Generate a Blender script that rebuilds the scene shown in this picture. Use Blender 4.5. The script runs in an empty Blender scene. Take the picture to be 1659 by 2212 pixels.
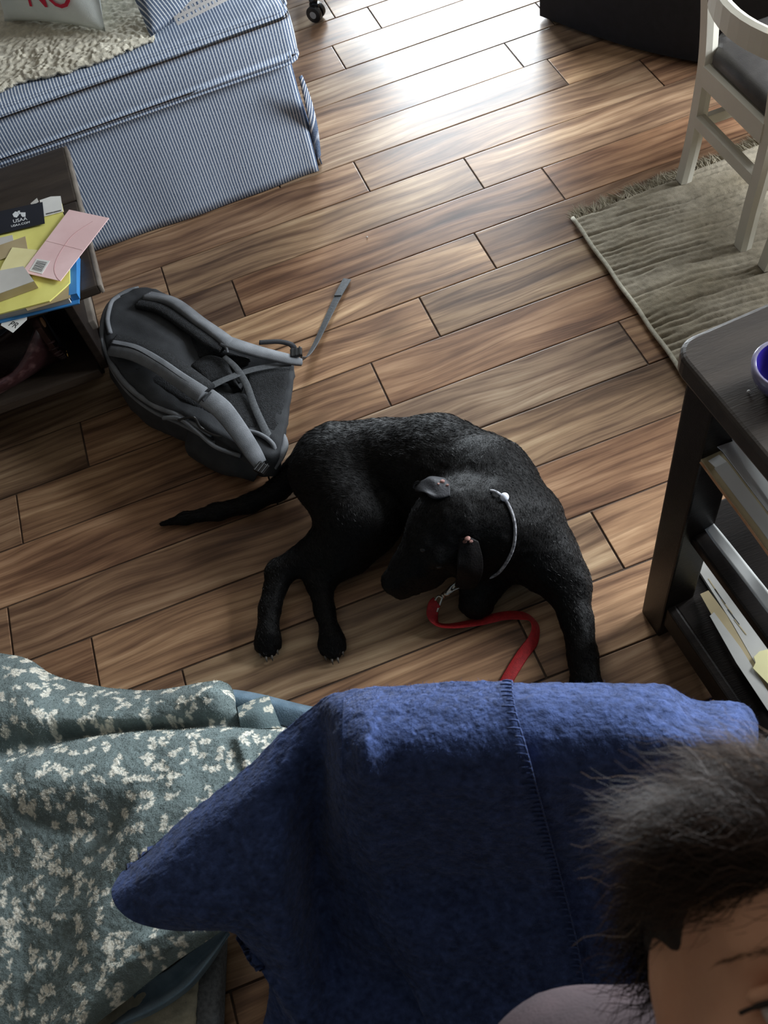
import bpy, bmesh, math, random
import numpy as np
from mathutils import Vector, Matrix, Euler

C = bpy.context.scene.collection
SC = bpy.context.scene
PI = math.pi

# ------------------------------------------------------------------ camera
FPX = 1966.77                      # focal length in pixels of the 1659 x 2212 frame
_a, _b, _c = -0.103816946, 0.583030942, -0.277213805
CAM = np.array([0.0, -3.04673, 1.67202])
def _rz(t): return np.array([[math.cos(t), -math.sin(t), 0], [math.sin(t), math.cos(t), 0], [0, 0, 1]])
def _rx(t): return np.array([[1, 0, 0], [0, math.cos(t), -math.sin(t)], [0, math.sin(t), math.cos(t)]])
ROT = _rz(_a) @ _rx(_b) @ _rz(_c)
cam = bpy.data.cameras.new('camera'); cam_o = bpy.data.objects.new('camera', cam); C.objects.link(cam_o)
M4 = np.eye(4); M4[:3, :3] = ROT; M4[:3, 3] = CAM
cam_o.matrix_world = Matrix(M4.tolist())
cam.sensor_fit = 'VERTICAL'; cam.sensor_height = 24.0; cam.lens = 24.0 * FPX / 2212.0
cam.clip_start = 0.02; cam.clip_end = 50
cam.dof.use_dof = True; cam.dof.focus_distance = 1.95; cam.dof.aperture_fstop = 9.0
SC.camera = cam_o
SC.view_settings.view_transform = 'Standard'; SC.view_settings.look = 'None'
SC.view_settings.gamma = 1.0; SC.view_settings.use_curve_mapping = False
SC.view_settings.exposure = 0.15
SC.cycles.max_bounces = 8; SC.cycles.diffuse_bounces = 4

# ------------------------------------------------------------------ light
W = bpy.data.worlds.new('daylight'); SC.world = W; W.use_nodes = True
W.node_tree.nodes['Background'].inputs[0].default_value = (0.62, 0.74, 0.95, 1)
W.node_tree.nodes['Background'].inputs[1].default_value = 0.6
def area(name, loc, rot, sx, sy, power, col, spread=180):
    l = bpy.data.lights.new(name, 'AREA'); l.shape = 'RECTANGLE'; l.size = sx; l.size_y = sy
    l.energy = power; l.color = col; l.spread = math.radians(spread)
    o = bpy.data.objects.new(name, l); C.objects.link(o); o.location = loc; o.rotation_euler = rot
    return o
area('daylight_patio_door', (1.85, 2.25, 1.2), (PI/2, 0, PI), 1.7, 2.1, 260, (0.86, 0.94, 1.0), 150)       # daylight through the patio door
area('daylight_side_window', (3.02, -2.02, 1.5), (0, PI/2, 0), 1.3, 0.95, 200, (0.88, 0.94, 1.0))        # daylight through the side window
area('ceiling_fill_light', (-0.6, -1.0, 2.5), (0, 0, 0), 1.2, 1.2, 1.2, (1.0, 0.88, 0.72))              # weak warm fill added under the ceiling, standing for no real lamp

# ------------------------------------------------------------------ geometry from picture points at real heights
def P(px, py, z=0.0):
    d = ROT @ np.array([(px - 829.5) / FPX, -(py - 1106) / FPX, -1.0])
    return CAM + d * ((z - CAM[2]) / d[2])
def V3(*a): return Vector([float(x) for x in (a[0] if len(a) == 1 else a)])

# ------------------------------------------------------------------ materials
class NT:
    def __init__(s, m): s.t = m.node_tree; s.n = s.t.nodes; s.l = s.t.links
    def node(s, typ, **kw):
        n = s.n.new(typ)
        for k, v in kw.items():
            if k.startswith('i_'):
                key = k[2:]; key = int(key) if key.isdigit() else key.replace('_', ' ')
                if hasattr(v, 'is_linked') or isinstance(v, bpy.types.NodeSocket): s.l.new(v, n.inputs[key])
                else: n.inputs[key].default_value = v
            else: setattr(n, k, v)
        return n
    def math(s, op, a, b=0.0, c=0.0):
        n = s.n.new('ShaderNodeMath'); n.operation = op
        for i, v in enumerate((a, b, c)):
            if isinstance(v, bpy.types.NodeSocket): s.l.new(v, n.inputs[i])
            else: n.inputs[i].default_value = v
        return n.outputs[0]
    def mix(s, f, a, b, mode='MIX'):
        n = s.n.new('ShaderNodeMix'); n.data_type = 'RGBA'; n.blend_type = mode
        for k, v in ((0, f), (6, a), (7, b)):
            if isinstance(v, bpy.types.NodeSocket): s.l.new(v, n.inputs[k])
            else: n.inputs[k].default_value = (v if k == 0 or len(v) == 4 else (*v, 1))
        return n.outputs[2]
    def ramp(s, f, stops, interp='LINEAR'):
        n = s.n.new('ShaderNodeValToRGB'); s.l.new(f, n.inputs[0]); e = n.color_ramp.elements
        n.color_ramp.interpolation = interp
        while len(e) < len(stops): e.new(0.5)
        for el, (p, c) in zip(e, stops): el.position = p; el.color = (*c, 1) if len(c) == 3 else c
        return n.outputs[0]
def lin(r, g, b):
    f = lambda c: (c/255/12.92) if c/255 <= 0.04045 else ((c/255 + 0.055)/1.055)**2.4
    return (f(r), f(g), f(b))
def new_mat(name):
    m = bpy.data.materials.new(name); m.use_nodes = True
    return m, NT(m), m.node_tree.nodes['Principled BSDF']
def mat(name, col, rough=0.6, col2=None, cscale=8.0, detail=4.0, bump=0.0, bscale=60.0, metal=0.0, spec=0.5, stretch=None, sheen=0.0, btype='noise', coat=0.0, ramp=(0.35, 0.65)):
    """plain procedural material: a base colour broken by noise, fine relief from a second noise"""
    m, t, p = new_mat(name)
    tc = t.node('ShaderNodeTexCoord').outputs['Object']
    v = tc
    if stretch: v = t.node('ShaderNodeMapping', i_Vector=tc, i_Scale=stretch).outputs[0]
    p.inputs['Base Color'].default_value = (*col, 1)
    p.inputs['Roughness'].default_value = rough; p.inputs['Metallic'].default_value = metal
    p.inputs['Specular IOR Level'].default_value = spec
    if sheen: p.inputs['Sheen Weight'].default_value = sheen; p.inputs['Sheen Roughness'].default_value = 0.5
    if coat: p.inputs['Coat Weight'].default_value = coat
    if col2:
        n = t.node('ShaderNodeTexNoise', i_Vector=v, i_Scale=cscale, i_Detail=detail)
        t.l.new(t.ramp(n.outputs[0], [(ramp[0], col), (ramp[1], col2)]), p.inputs['Base Color'])
    if bump:
        if btype == 'voronoi': n = t.node('ShaderNodeTexVoronoi', i_Vector=v, i_Scale=bscale).outputs[0]
        else: n = t.node('ShaderNodeTexNoise', i_Vector=v, i_Scale=bscale, i_Detail=3.0).outputs[0]
        b = t.node('ShaderNodeBump', i_Height=n, i_Strength=min(1.0, bump), i_Distance=0.002)
        t.l.new(b.outputs[0], p.inputs['Normal'])
    return m
def attr_mat(name, rough=0.8, bump=0.0, bscale=200.0, sheen=0.0, attr='Col', nz=0.0, nscale=300.0, spec=0.3, bdist=0.002):
    """colour carried by the mesh itself (printed or dyed pattern), with fibre relief"""
    m, t, p = new_mat(name)
    a = t.node('ShaderNodeAttribute', attribute_name=attr).outputs['Color']
    tc = t.node('ShaderNodeTexCoord').outputs['Object']
    if nz:
        n = t.node('ShaderNodeTexNoise', i_Vector=tc, i_Scale=nscale, i_Detail=2.0).outputs[0]
        g = t.math('MULTIPLY_ADD', n, 2*nz, 1 - nz)
        cc = t.node('ShaderNodeCombineColor', i_0=g, i_1=g, i_2=g).outputs[0]
        a = t.mix(1.0, a, cc, 'MULTIPLY')
    t.l.new(a, p.inputs['Base Color']); p.inputs['Roughness'].default_value = rough
    p.inputs['Specular IOR Level'].default_value = spec
    if sheen: p.inputs['Sheen Weight'].default_value = sheen
    if bump:
        n = t.node('ShaderNodeTexNoise', i_Vector=tc, i_Scale=bscale, i_Detail=3.0).outputs[0]
        b = t.node('ShaderNodeBump', i_Height=n, i_Strength=bump, i_Distance=bdist)
        t.l.new(b.outputs[0], p.inputs['Normal'])
    return m

def plank_mat():
    m, t, p = new_mat('wood_look_tile')
    tc = t.node('ShaderNodeTexCoord').outputs['Object']
    oi = t.node('ShaderNodeObjectInfo')
    off = t.node('ShaderNodeCombineXYZ', i_X=t.math('MULTIPLY', oi.outputs['Random'], 37.0), i_Y=t.math('MULTIPLY', oi.outputs['Random'], 91.0), i_Z=0.0).outputs[0]
    v = t.node('ShaderNodeVectorMath', operation='ADD', i_0=tc, i_1=off).outputs[0]
    # slow warp bends the grain round knots
    wn = t.node('ShaderNodeTexNoise', i_Vector=t.node('ShaderNodeMapping', i_Vector=v, i_Scale=(2.2, 5.0, 1)).outputs[0], i_Scale=1.0, i_Detail=1.5)
    warp = t.math('MULTIPLY_ADD', wn.outputs[0], 0.62, -0.31)
    sx = t.node('ShaderNodeSeparateXYZ', i_0=v)
    yy = t.math('ADD', sx.outputs[1], t.math('MULTIPLY', warp, 0.15))
    gv = t.node('ShaderNodeCombineXYZ', i_X=t.math('MULTIPLY', sx.outputs[0], 1.1), i_Y=t.math('MULTIPLY', yy, 26.0), i_Z=0.0).outputs[0]
    broad = t.node('ShaderNodeTexNoise', i_Vector=gv, i_Scale=1.0, i_Detail=3.0, i_Roughness=0.55).outputs[0]
    gv2 = t.node('ShaderNodeCombineXYZ', i_X=t.math('MULTIPLY', sx.outputs[0], 6.0), i_Y=t.math('MULTIPLY', yy, 190.0), i_Z=0.0).outputs[0]
    fine = t.node('ShaderNodeTexNoise', i_Vector=gv2, i_Scale=1.0, i_Detail=4.0, i_Roughness=0.6).outputs[0]
    wave = t.node('ShaderNodeTexWave', wave_type='BANDS', bands_direction='Y', i_Vector=t.node('ShaderNodeCombineXYZ', i_X=t.math('MULTIPLY', sx.outputs[0], 0.15), i_Y=yy, i_Z=0.0).outputs[0], i_Scale=11.0, i_Distortion=3.5, i_Detail=4.0, i_Detail_Scale=1.6).outputs[1]
    patch = t.node('ShaderNodeTexNoise', i_Vector=t.node('ShaderNodeMapping', i_Vector=v, i_Scale=(3.0, 15.0, 1)).outputs[0], i_Scale=1.0, i_Detail=4.0).outputs[0]
    g = t.math('ADD', t.math('MULTIPLY', broad, 0.36), t.math('MULTIPLY', fine, 0.34))
    g = t.math('ADD', g, t.math('MULTIPLY', wave, 0.07))
    g = t.math('ADD', g, t.math('MULTIPLY_ADD', patch, 0.74, -0.27))
    col = t.ramp(g, [(0.26, lin(76, 60, 51)), (0.40, lin(119, 96, 80)), (0.53, lin(154, 128, 105)), (0.71, lin(196, 172, 145))])
    col = t.mix(1.0, col, oi.outputs['Color'], 'MULTIPLY')
    # darker veins and knots
    kn = t.node('ShaderNodeTexVoronoi', i_Vector=t.node('ShaderNodeMapping', i_Vector=v, i_Scale=(1.9, 6.0, 1)).outputs[0], i_Scale=1.0, i_Randomness=1.0).outputs[0]
    kk = t.ramp(kn, [(0.03, (1, 1, 1)), (0.16, (0, 0, 0))])
    col = t.mix(t.math('MULTIPLY', kk, 0.5), col, (*lin(58, 41, 33), 1))
    vein = t.ramp(wave, [(0.0, (1, 1, 1)), (0.10, (0, 0, 0))])
    col = t.mix(t.math('MULTIPLY', vein, 0.22), col, (*lin(70, 50, 38), 1))
    t.l.new(col, p.inputs['Base Color'])
    t.l.new(t.math('MULTIPLY_ADD', fine, 0.12, 0.27), p.inputs['Roughness'])
    p.inputs['Specular IOR Level'].default_value = 0.22
    b = t.node('ShaderNodeBump', i_Height=g, i_Strength=0.25, i_Distance=0.0012)
    t.l.new(b.outputs[0], p.inputs['Normal'])
    return m

def stripe_mat():
    m, t, p = new_mat('blue_ticking')
    a = t.node('ShaderNodeAttribute', attribute_name='s').outputs['Fac']
    tc = t.node('ShaderNodeTexCoord').outputs['Object']
    wob = t.node('ShaderNodeTexNoise', i_Vector=tc, i_Scale=9.0, i_Detail=1.0).outputs[0]
    s = t.math('FRACT', t.math('MULTIPLY', t.math('ADD', a, t.math('MULTIPLY', wob, 0.003)), 1 / 0.0080))
    d = t.math('ABSOLUTE', t.math('SUBTRACT', s, 0.5))
    white = t.ramp(d, [(0.12, (1, 1, 1)), (0.22, (0, 0, 0))])
    weave = t.node('ShaderNodeTexNoise', i_Vector=tc, i_Scale=420.0, i_Detail=2.0).outputs[0]
    blue = t.ramp(weave, [(0.3, lin(68, 82, 108)), (0.7, lin(120, 136, 160))])
    wh = t.ramp(weave, [(0.3, lin(205, 212, 220)), (0.7, lin(238, 240, 242))])
    t.l.new(t.mix(white, blue, wh), p.inputs['Base Color'])
    p.inputs['Roughness'].default_value = 0.85; p.inputs['Specular IOR Level'].default_value = 0.2
    b = t.node('ShaderNodeBump', i_Height=weave, i_Strength=0.3, i_Distance=0.001); t.l.new(b.outputs[0], p.inputs['Normal'])
    return m

MAT = {}
MAT['plank'] = plank_mat()
MAT['ticking'] = stripe_mat()
MAT['grout'] = mat('grout', lin(62, 46, 36), 0.8, lin(80, 62, 48), 30, bump=0.3, bscale=300)
MAT['wall'] = mat('wall_paint', lin(92, 86, 78), 0.85, lin(88, 82, 74), 3, bump=0.15, bscale=220)
MAT['ceiling'] = mat('ceiling_paint', lin(112, 109, 104), 0.9, lin(108, 105, 100), 3)
MAT['trim'] = mat('white_trim', lin(236, 234, 228), 0.45, lin(228, 226, 220), 4)
MAT['espresso'] = mat('espresso_wood', lin(21, 16, 14), 0.40, lin(32, 26, 22), 3.0, 6, bump=0.25, bscale=30, stretch=(2, 18, 18), spec=0.25)
MAT['espresso_top'] = mat('espresso_top', lin(44, 36, 30), 0.42, lin(60, 51, 43), 2.5, 6, bump=0.2, bscale=30, stretch=(2, 16, 16), spec=0.5)
MAT['grey_wood'] = mat('pale_grey_edge', lin(96, 88, 80), 0.5, lin(128, 120, 110), 20, bump=0.2)  # paler grey than the rest of the coffee table wood
MAT['white_paint'] = mat('cream_white_paint', lin(208, 203, 188), 0.45, lin(219, 214, 200), 6, bump=0.1, bscale=90)
MAT['vinyl'] = mat('grey_vinyl', lin(66, 63, 62), 0.5, lin(76, 73, 71), 30, bump=0.25, bscale=500)
MAT['black'] = mat('black_fabric', lin(17, 18, 23), 0.8, lin(24, 25, 32), 40, bump=0.3, bscale=300)
MAT['black_plastic'] = mat('black_plastic', lin(22, 21, 21), 0.35, lin(30, 29, 29), 40, bump=0.1)
MAT['grey_plastic'] = mat('grey_plastic', lin(140, 138, 134), 0.4, lin(150, 148, 144), 30)
MAT['metal'] = mat('nickel', lin(205, 200, 190), 0.28, lin(180, 175, 165), 60, metal=1.0)
MAT['brass'] = mat('brass', lin(214, 170, 96), 0.3, lin(190, 148, 80), 60, metal=1.0)
MAT['paper'] = mat('white_paper', lin(226, 226, 222), 0.8, lin(214, 214, 210), 12, bump=0.1)
MAT['paper_grey'] = mat('grey_white_paper', lin(196, 194, 188), 0.8, lin(178, 176, 170), 9, bump=0.1)
MAT['paper_cream'] = mat('cream_paper', lin(236, 228, 172), 0.8, lin(226, 217, 160), 14, bump=0.1)
MAT['paper_yellow'] = mat('yellow_paper', lin(233, 229, 132), 0.75, lin(220, 214, 118), 10, bump=0.15)
MAT['paper_tan'] = mat('tan_paper', lin(176, 160, 124), 0.8, lin(160, 142, 106), 10, bump=0.15)
MAT['paper_pink'] = mat('pink_paper', lin(238, 205, 205), 0.8, lin(228, 192, 192), 12, bump=0.12)
MAT['pink_edge'] = mat('pink_crease', lin(196, 150, 152), 0.8, lin(186, 142, 144), 20)
MAT['card_black'] = mat('black_card', lin(24, 27, 36), 0.5, lin(28, 31, 41), 12)
MAT['ink'] = mat('black_ink', lin(40, 42, 46), 0.7, lin(52, 54, 58), 40)
MAT['white_ink'] = mat('white_ink', lin(222, 226, 228), 0.7, lin(210, 214, 216), 40)
MAT['blue_cover'] = mat('blue_cover', lin(52, 122, 184), 0.5, lin(62, 132, 192), 16)
MAT['cloth_mottled'] = mat('mottled_oxblood', lin(44, 22, 24), 0.4, lin(112, 84, 82), 26, 6, bump=0.6, bscale=60, ramp=(0.52, 0.80))
MAT['flake'] = mat('pale_orange_flake', lin(226, 172, 128), 0.6, lin(206, 150, 106), 60)
MAT['pack_grey'] = mat('pack_grey_canvas', lin(118, 121, 125), 0.75, lin(98, 101, 105), 26, bump=0.35, bscale=520)
MAT['pack_dark'] = mat('pack_dark_canvas', lin(40, 42, 45), 0.85, lin(52, 54, 57), 18, bump=0.35, bscale=500)
MAT['pack_mesh'] = mat('pack_air_mesh', lin(22, 23, 25), 0.9, lin(38, 40, 43), 160, 2, bump=0.6, bscale=420, btype='voronoi')
MAT['webbing'] = mat('grey_webbing', lin(92, 95, 98), 0.7, lin(76, 79, 82), 200, bump=0.4, bscale=600)
MAT['red_web'] = mat('red_webbing', lin(176, 26, 30), 0.65, lin(150, 18, 22), 160, bump=0.4, bscale=600)
MAT['coat'] = attr_mat('dog_coat', 0.6, 0.5, 260, sheen=0.0, nz=0.3, nscale=120, spec=0.15)
MAT['fur'] = attr_mat('dog_hair', 0.5, 0.0, spec=0.22)
MAT['nose'] = mat('dog_nose', lin(20, 18, 18), 0.35, lin(28, 26, 26), 200, bump=0.5, bscale=500)
MAT['claw'] = mat('dog_claw', lin(120, 114, 106), 0.4, lin(60, 56, 52), 60)
MAT['scab'] = mat('bare_skin_spot', lin(170, 128, 118), 0.7, lin(96, 62, 56), 120, bump=0.5, bscale=300)
MAT['cord'] = mat('pale_cord', lin(168, 168, 172), 0.7, lin(96, 96, 102), 160, 2, bump=0.5, bscale=400)
MAT['bead'] = mat('white_bead', lin(232, 236, 246), 0.3, lin(220, 224, 236), 60)
MAT['rug'] = attr_mat('rug_pile', 0.95, 0.6, 420, nz=0.22, nscale=160, spec=0.1)
MAT['fringe'] = attr_mat('rug_fringe', 0.95, spec=0.1)
MAT['rug_cord'] = mat('rug_binding', lin(196, 190, 172), 0.9, lin(172, 166, 148), 90, bump=0.6, bscale=300)
MAT['sherpa'] = attr_mat('cream_sherpa', 0.95, 0.5, 300, sheen=0.1, nz=0.15, nscale=200, spec=0.1)
MAT['leaf_fleece'] = attr_mat('leaf_print_fleece', 0.95, 0.7, 330, sheen=0.12, nz=0.22, nscale=220, spec=0.1)
MAT['plain_fleece'] = mat('plain_blue_grey_fleece', lin(116, 138, 154), 0.95, lin(98, 120, 136), 40, bump=0.6, bscale=300, sheen=0.15, spec=0.1)
MAT['navy'] = attr_mat('navy_fleece', 0.95, 0.7, 260, sheen=0.12, nz=0.3, nscale=260, spec=0.1)
MAT['navy_fuzz'] = attr_mat('navy_fuzz', 0.9, spec=0.1)
MAT['upholstery'] = mat('grey_upholstery', lin(120, 124, 128), 0.9, lin(92, 96, 100), 160, 3, bump=0.5, bscale=500)
MAT['teal_uphol'] = mat('teal_grey_upholstery', lin(96, 112, 116), 0.85, lin(80, 96, 100), 60, bump=0.4, bscale=400)
MAT['pillow_white'] = mat('white_linen', lin(232, 238, 236), 0.85, lin(216, 224, 222), 12, bump=0.35, bscale=400)
MAT['lattice'] = mat('eyelet_trim', lin(226, 222, 218), 0.85, lin(214, 210, 206), 60, bump=0.3, bscale=300)
MAT['red_print'] = mat('red_print', lin(214, 44, 76), 0.8, lin(200, 36, 66), 60)
MAT['grey_print'] = mat('grey_print', lin(88, 92, 92), 0.8, lin(76, 80, 80), 60)
MAT['purple_glaze'] = mat('purple_glaze', lin(96, 90, 124), 0.15, lin(140, 136, 158), 26, 5, coat=0.5)
MAT['cobalt_glaze'] = mat('cobalt_glaze', lin(44, 34, 132), 0.1, lin(58, 46, 150), 18, coat=0.6)
MAT['skin'] = mat('skin', lin(216, 162, 128), 0.5, lin(204, 146, 114), 14, 4, bump=0.2, bscale=240, spec=0.4)
MAT['lip'] = mat('lip', lin(170, 96, 88), 0.45, lin(160, 88, 80), 30)
MAT['eyeball'] = mat('eye_white', lin(206, 200, 194), 0.2, lin(198, 190, 184), 40)
MAT['iris'] = mat('iris', lin(70, 78, 70), 0.2, lin(44, 50, 46), 200)
MAT['hair'] = attr_mat('brown_hair', 0.5, spec=0.2)
MAT['hair_base'] = mat('brown_hair_base', lin(30, 22, 17), 0.8, lin(44, 32, 25), 60, 3, bump=0.6, bscale=90, stretch=(6, 1, 1))
MAT['shirt'] = mat('mauve_shirt', lin(74, 59, 62), 0.85, lin(64, 51, 54), 40, bump=0.3, bscale=400)
MAT['trousers'] = mat('dark_trousers', lin(44, 46, 58), 0.85, lin(36, 38, 48), 40, bump=0.3, bscale=400)

# ------------------------------------------------------------------ object helpers
def link(name, me, m, parent=None, smooth=False):
    o = bpy.data.objects.new(name, me); C.objects.link(o)
    if m is not None:
        for x in (m if isinstance(m, (list, tuple)) else [m]): me.materials.append(x)
    if smooth: me.polygons.foreach_set('use_smooth', [True] * len(me.polygons))
    if parent is not None: o.parent = parent
    return o
def root(name, label, cat, loc=(0, 0, 0), group=None):
    o = bpy.data.objects.new(name, None); C.objects.link(o); o.empty_display_size = 0.05
    o.location = V3(loc); o['label'] = label; o['category'] = cat
    if group: o['group'] = group
    return o
def tag(o, label, cat, group=None):
    o['label'] = label; o['category'] = cat
    if group: o['group'] = group
    return o
def mesh(verts, faces):
    me = bpy.data.meshes.new('m')
    me.from_pydata([tuple(map(float, v)) for v in verts], [], [tuple(int(i) for i in f) for f in faces]); me.update(); return me
def npmesh(verts, quads=None, tris=None):
    """mesh from numpy arrays"""
    me = bpy.data.meshes.new('m'); verts = np.asarray(verts, np.float32)
    me.vertices.add(len(verts)); me.vertices.foreach_set('co', verts.ravel())
    loops = []; starts = []; n = 0
    if quads is not None and len(quads):
        q = np.asarray(quads, np.int32); loops.append(q.ravel()); starts.append(n + 4 * np.arange(len(q))); n += 4 * len(q)
    if tris is not None and len(tris):
        q = np.asarray(tris, np.int32); loops.append(q.ravel()); starts.append(n + 3 * np.arange(len(q))); n += 3 * len(q)
    loops = np.concatenate(loops); starts = np.concatenate(starts)
    me.loops.add(len(loops)); me.loops.foreach_set('vertex_index', loops)
    me.polygons.add(len(starts)); me.polygons.foreach_set('loop_start', starts.astype(np.int32))
    me.update(calc_edges=True); me.validate(); return me
def rel(o, parent):
    """parent keeping world geometry (parents carry only a location)"""
    o.parent = parent; o.matrix_parent_inverse = Matrix.Translation(-parent.location) if parent.rotation_euler.z == 0 else parent_matrix(parent).inverted()
    return o
def parent_matrix(p): return Matrix.Translation(p.location) @ p.rotation_euler.to_matrix().to_4x4()
def wlink(name, me, m, parent=None, smooth=False):
    """link a mesh given in world coordinates under a parent Empty"""
    o = link(name, me, m, None, smooth)
    if parent is not None: rel(o, parent)
    return o
def bevel_bm(bm, w, seg=2):
    if w > 0: bmesh.ops.bevel(bm, geom=bm.edges[:], offset=w, segments=seg, profile=0.7, affect='EDGES')
def box_me(cx, cy, cz, sx, sy, sz, bev=0.004, seg=2, rz=0.0):
    bm = bmesh.new(); bmesh.ops.create_cube(bm, size=1)
    for v in bm.verts: v.co = Vector((v.co.x * sx, v.co.y * sy, v.co.z * sz))
    bevel_bm(bm, min(bev, 0.45 * min(sx, sy, sz)), seg)
    bmesh.ops.transform(bm, matrix=Matrix.Translation((cx, cy, cz)) @ Matrix.Rotation(rz, 4, 'Z'), verts=bm.verts)
    me = bpy.data.meshes.new('m'); bm.to_mesh(me); bm.free(); return me
def catmull(pts, n):
    pts = [np.asarray(p, float) for p in pts]; out = []
    m = len(pts)
    for i in range(m - 1):
        p0 = pts[max(i - 1, 0)]; p1 = pts[i]; p2 = pts[i + 1]; p3 = pts[min(i + 2, m - 1)]
        for k in range(n):
            t = k / n
            out.append(0.5 * ((2*p1) + (-p0 + p2)*t + (2*p0 - 5*p1 + 4*p2 - p3)*t*t + (-p0 + 3*p1 - 3*p2 + p3)*t**3))
    out.append(pts[-1]); return np.array(out)
def tube_me(pts, radii, seg=8, caps=True):
    pts = np.asarray(pts, float); n = len(pts); radii = np.broadcast_to(np.asarray(radii, float), (n,))
    vs = []; fs = []; up = np.array([0, 0, 1.0])
    T = np.gradient(pts, axis=0); T /= np.linalg.norm(T, axis=1)[:, None] + 1e-12
    nrm = np.cross(T[0], up)
    if np.linalg.norm(nrm) < 1e-3: nrm = np.cross(T[0], [1, 0, 0])
    for i in range(n):
        nrm = nrm - T[i] * nrm.dot(T[i]); nrm /= np.linalg.norm(nrm) + 1e-12; b = np.cross(T[i], nrm)
        for k in range(seg):
            a = 2*PI*k/seg; vs.append(pts[i] + radii[i] * (math.cos(a)*nrm + math.sin(a)*b))
    for i in range(n - 1):
        for k in range(seg): fs.append((i*seg + k, i*seg + (k+1) % seg, (i+1)*seg + (k+1) % seg, (i+1)*seg + k))
    if caps: fs.append(tuple(range(seg))[::-1]); fs.append(tuple((n-1)*seg + k for k in range(seg)))
    return mesh(vs, fs)
def ribbon_me(pts, sides, thick):
    """flat band: pts centre line, sides half-width vectors, thickness along the normal"""
    pts = np.asarray(pts, float); sides = np.asarray(sides, float); n = len(pts)
    T = np.gradient(pts, axis=0); N = np.cross(T, sides); N /= np.linalg.norm(N, axis=1)[:, None] + 1e-12
    vs = []; fs = []
    h = thick / 2
    for i in range(n):
        s = sides[i]; k = 0.86
        for a, b in ((-1, 0), (-k, 1), (k, 1), (1, 0), (k, -1), (-k, -1)): vs.append(pts[i] + s*a + N[i]*h*b)
    for i in range(n - 1):
        for k in range(6): fs.append((i*6 + k, i*6 + (k+1) % 6, (i+1)*6 + (k+1) % 6, (i+1)*6 + k))
    fs.append((5, 4, 3, 2, 1, 0)); fs.append(tuple((n-1)*6 + k for k in range(6)))
    return mesh(vs, fs)
def prism_me(poly, h, bev=0.0):
    """flat polygon (world points) thickened upward by h"""
    poly = [np.asarray(p, float) for p in poly]; n = len(poly)
    vs = [p for p in poly] + [p + np.array([0, 0, h]) for p in poly]
    a = sum(poly[i][0]*poly[(i+1) % n][1] - poly[(i+1) % n][0]*poly[i][1] for i in range(n))
    idx = list(range(n))
    fs = [tuple(idx[::-1]), tuple(i + n for i in idx)] + [(i, (i+1) % n, (i+1) % n + n, i + n) for i in idx]
    if a < 0: fs = [f[::-1] for f in fs]
    return mesh(vs, fs)
def set_col(me, cols, name='Col'):
    a = me.color_attributes.new(name, 'FLOAT_COLOR', 'POINT')
    c = np.ones((len(me.vertices), 4), np.float32); c[:, :3] = cols; a.data.foreach_set('color', c.ravel())
def set_float(me, vals, name):
    a = me.attributes.new(name, 'FLOAT', 'POINT'); a.data.foreach_set('value', np.asarray(vals, np.float32))
def vnormals(me):
    n = np.empty(len(me.vertices)*3, np.float32); me.vertex_normals.foreach_get('vector', n); return n.reshape(-1, 3)
def vcos(me):
    n = np.empty(len(me.vertices)*3, np.float32); me.vertices.foreach_get('co', n); return n.reshape(-1, 3)
RNG = np.random.default_rng(7)
def vnoise(x, y, seed=0, z=None):
    """smooth value noise in 2-D or 3-D, -1..1"""
    def h(i, j, k=0):
        n = (i*374761393 + j*668265263 + k*1274126177 + seed*144665) & 0x7fffffff
        n = (n ^ (n >> 13)) * 1274126177 & 0x7fffffff
        return ((n ^ (n >> 16)) & 0xffff) / 32767.5 - 1
    x = np.asarray(x, float); y = np.asarray(y, float)
    i = np.floor(x).astype(np.int64); j = np.floor(y).astype(np.int64); u = x - i; v = y - j
    u = u*u*(3-2*u); v = v*v*(3-2*v)
    if z is None:
        return (h(i, j)*(1-u) + h(i+1, j)*u)*(1-v) + (h(i, j+1)*(1-u) + h(i+1, j+1)*u)*v
    z = np.asarray(z, float); k = np.floor(z).astype(np.int64); w = z - k; w = w*w*(3-2*w)
    a = (h(i, j, k)*(1-u) + h(i+1, j, k)*u)*(1-v) + (h(i, j+1, k)*(1-u) + h(i+1, j+1, k)*u)*v
    b = (h(i, j, k+1)*(1-u) + h(i+1, j, k+1)*u)*(1-v) + (h(i, j+1, k+1)*(1-u) + h(i+1, j+1, k+1)*u)*v
    return a*(1-w) + b*w
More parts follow.
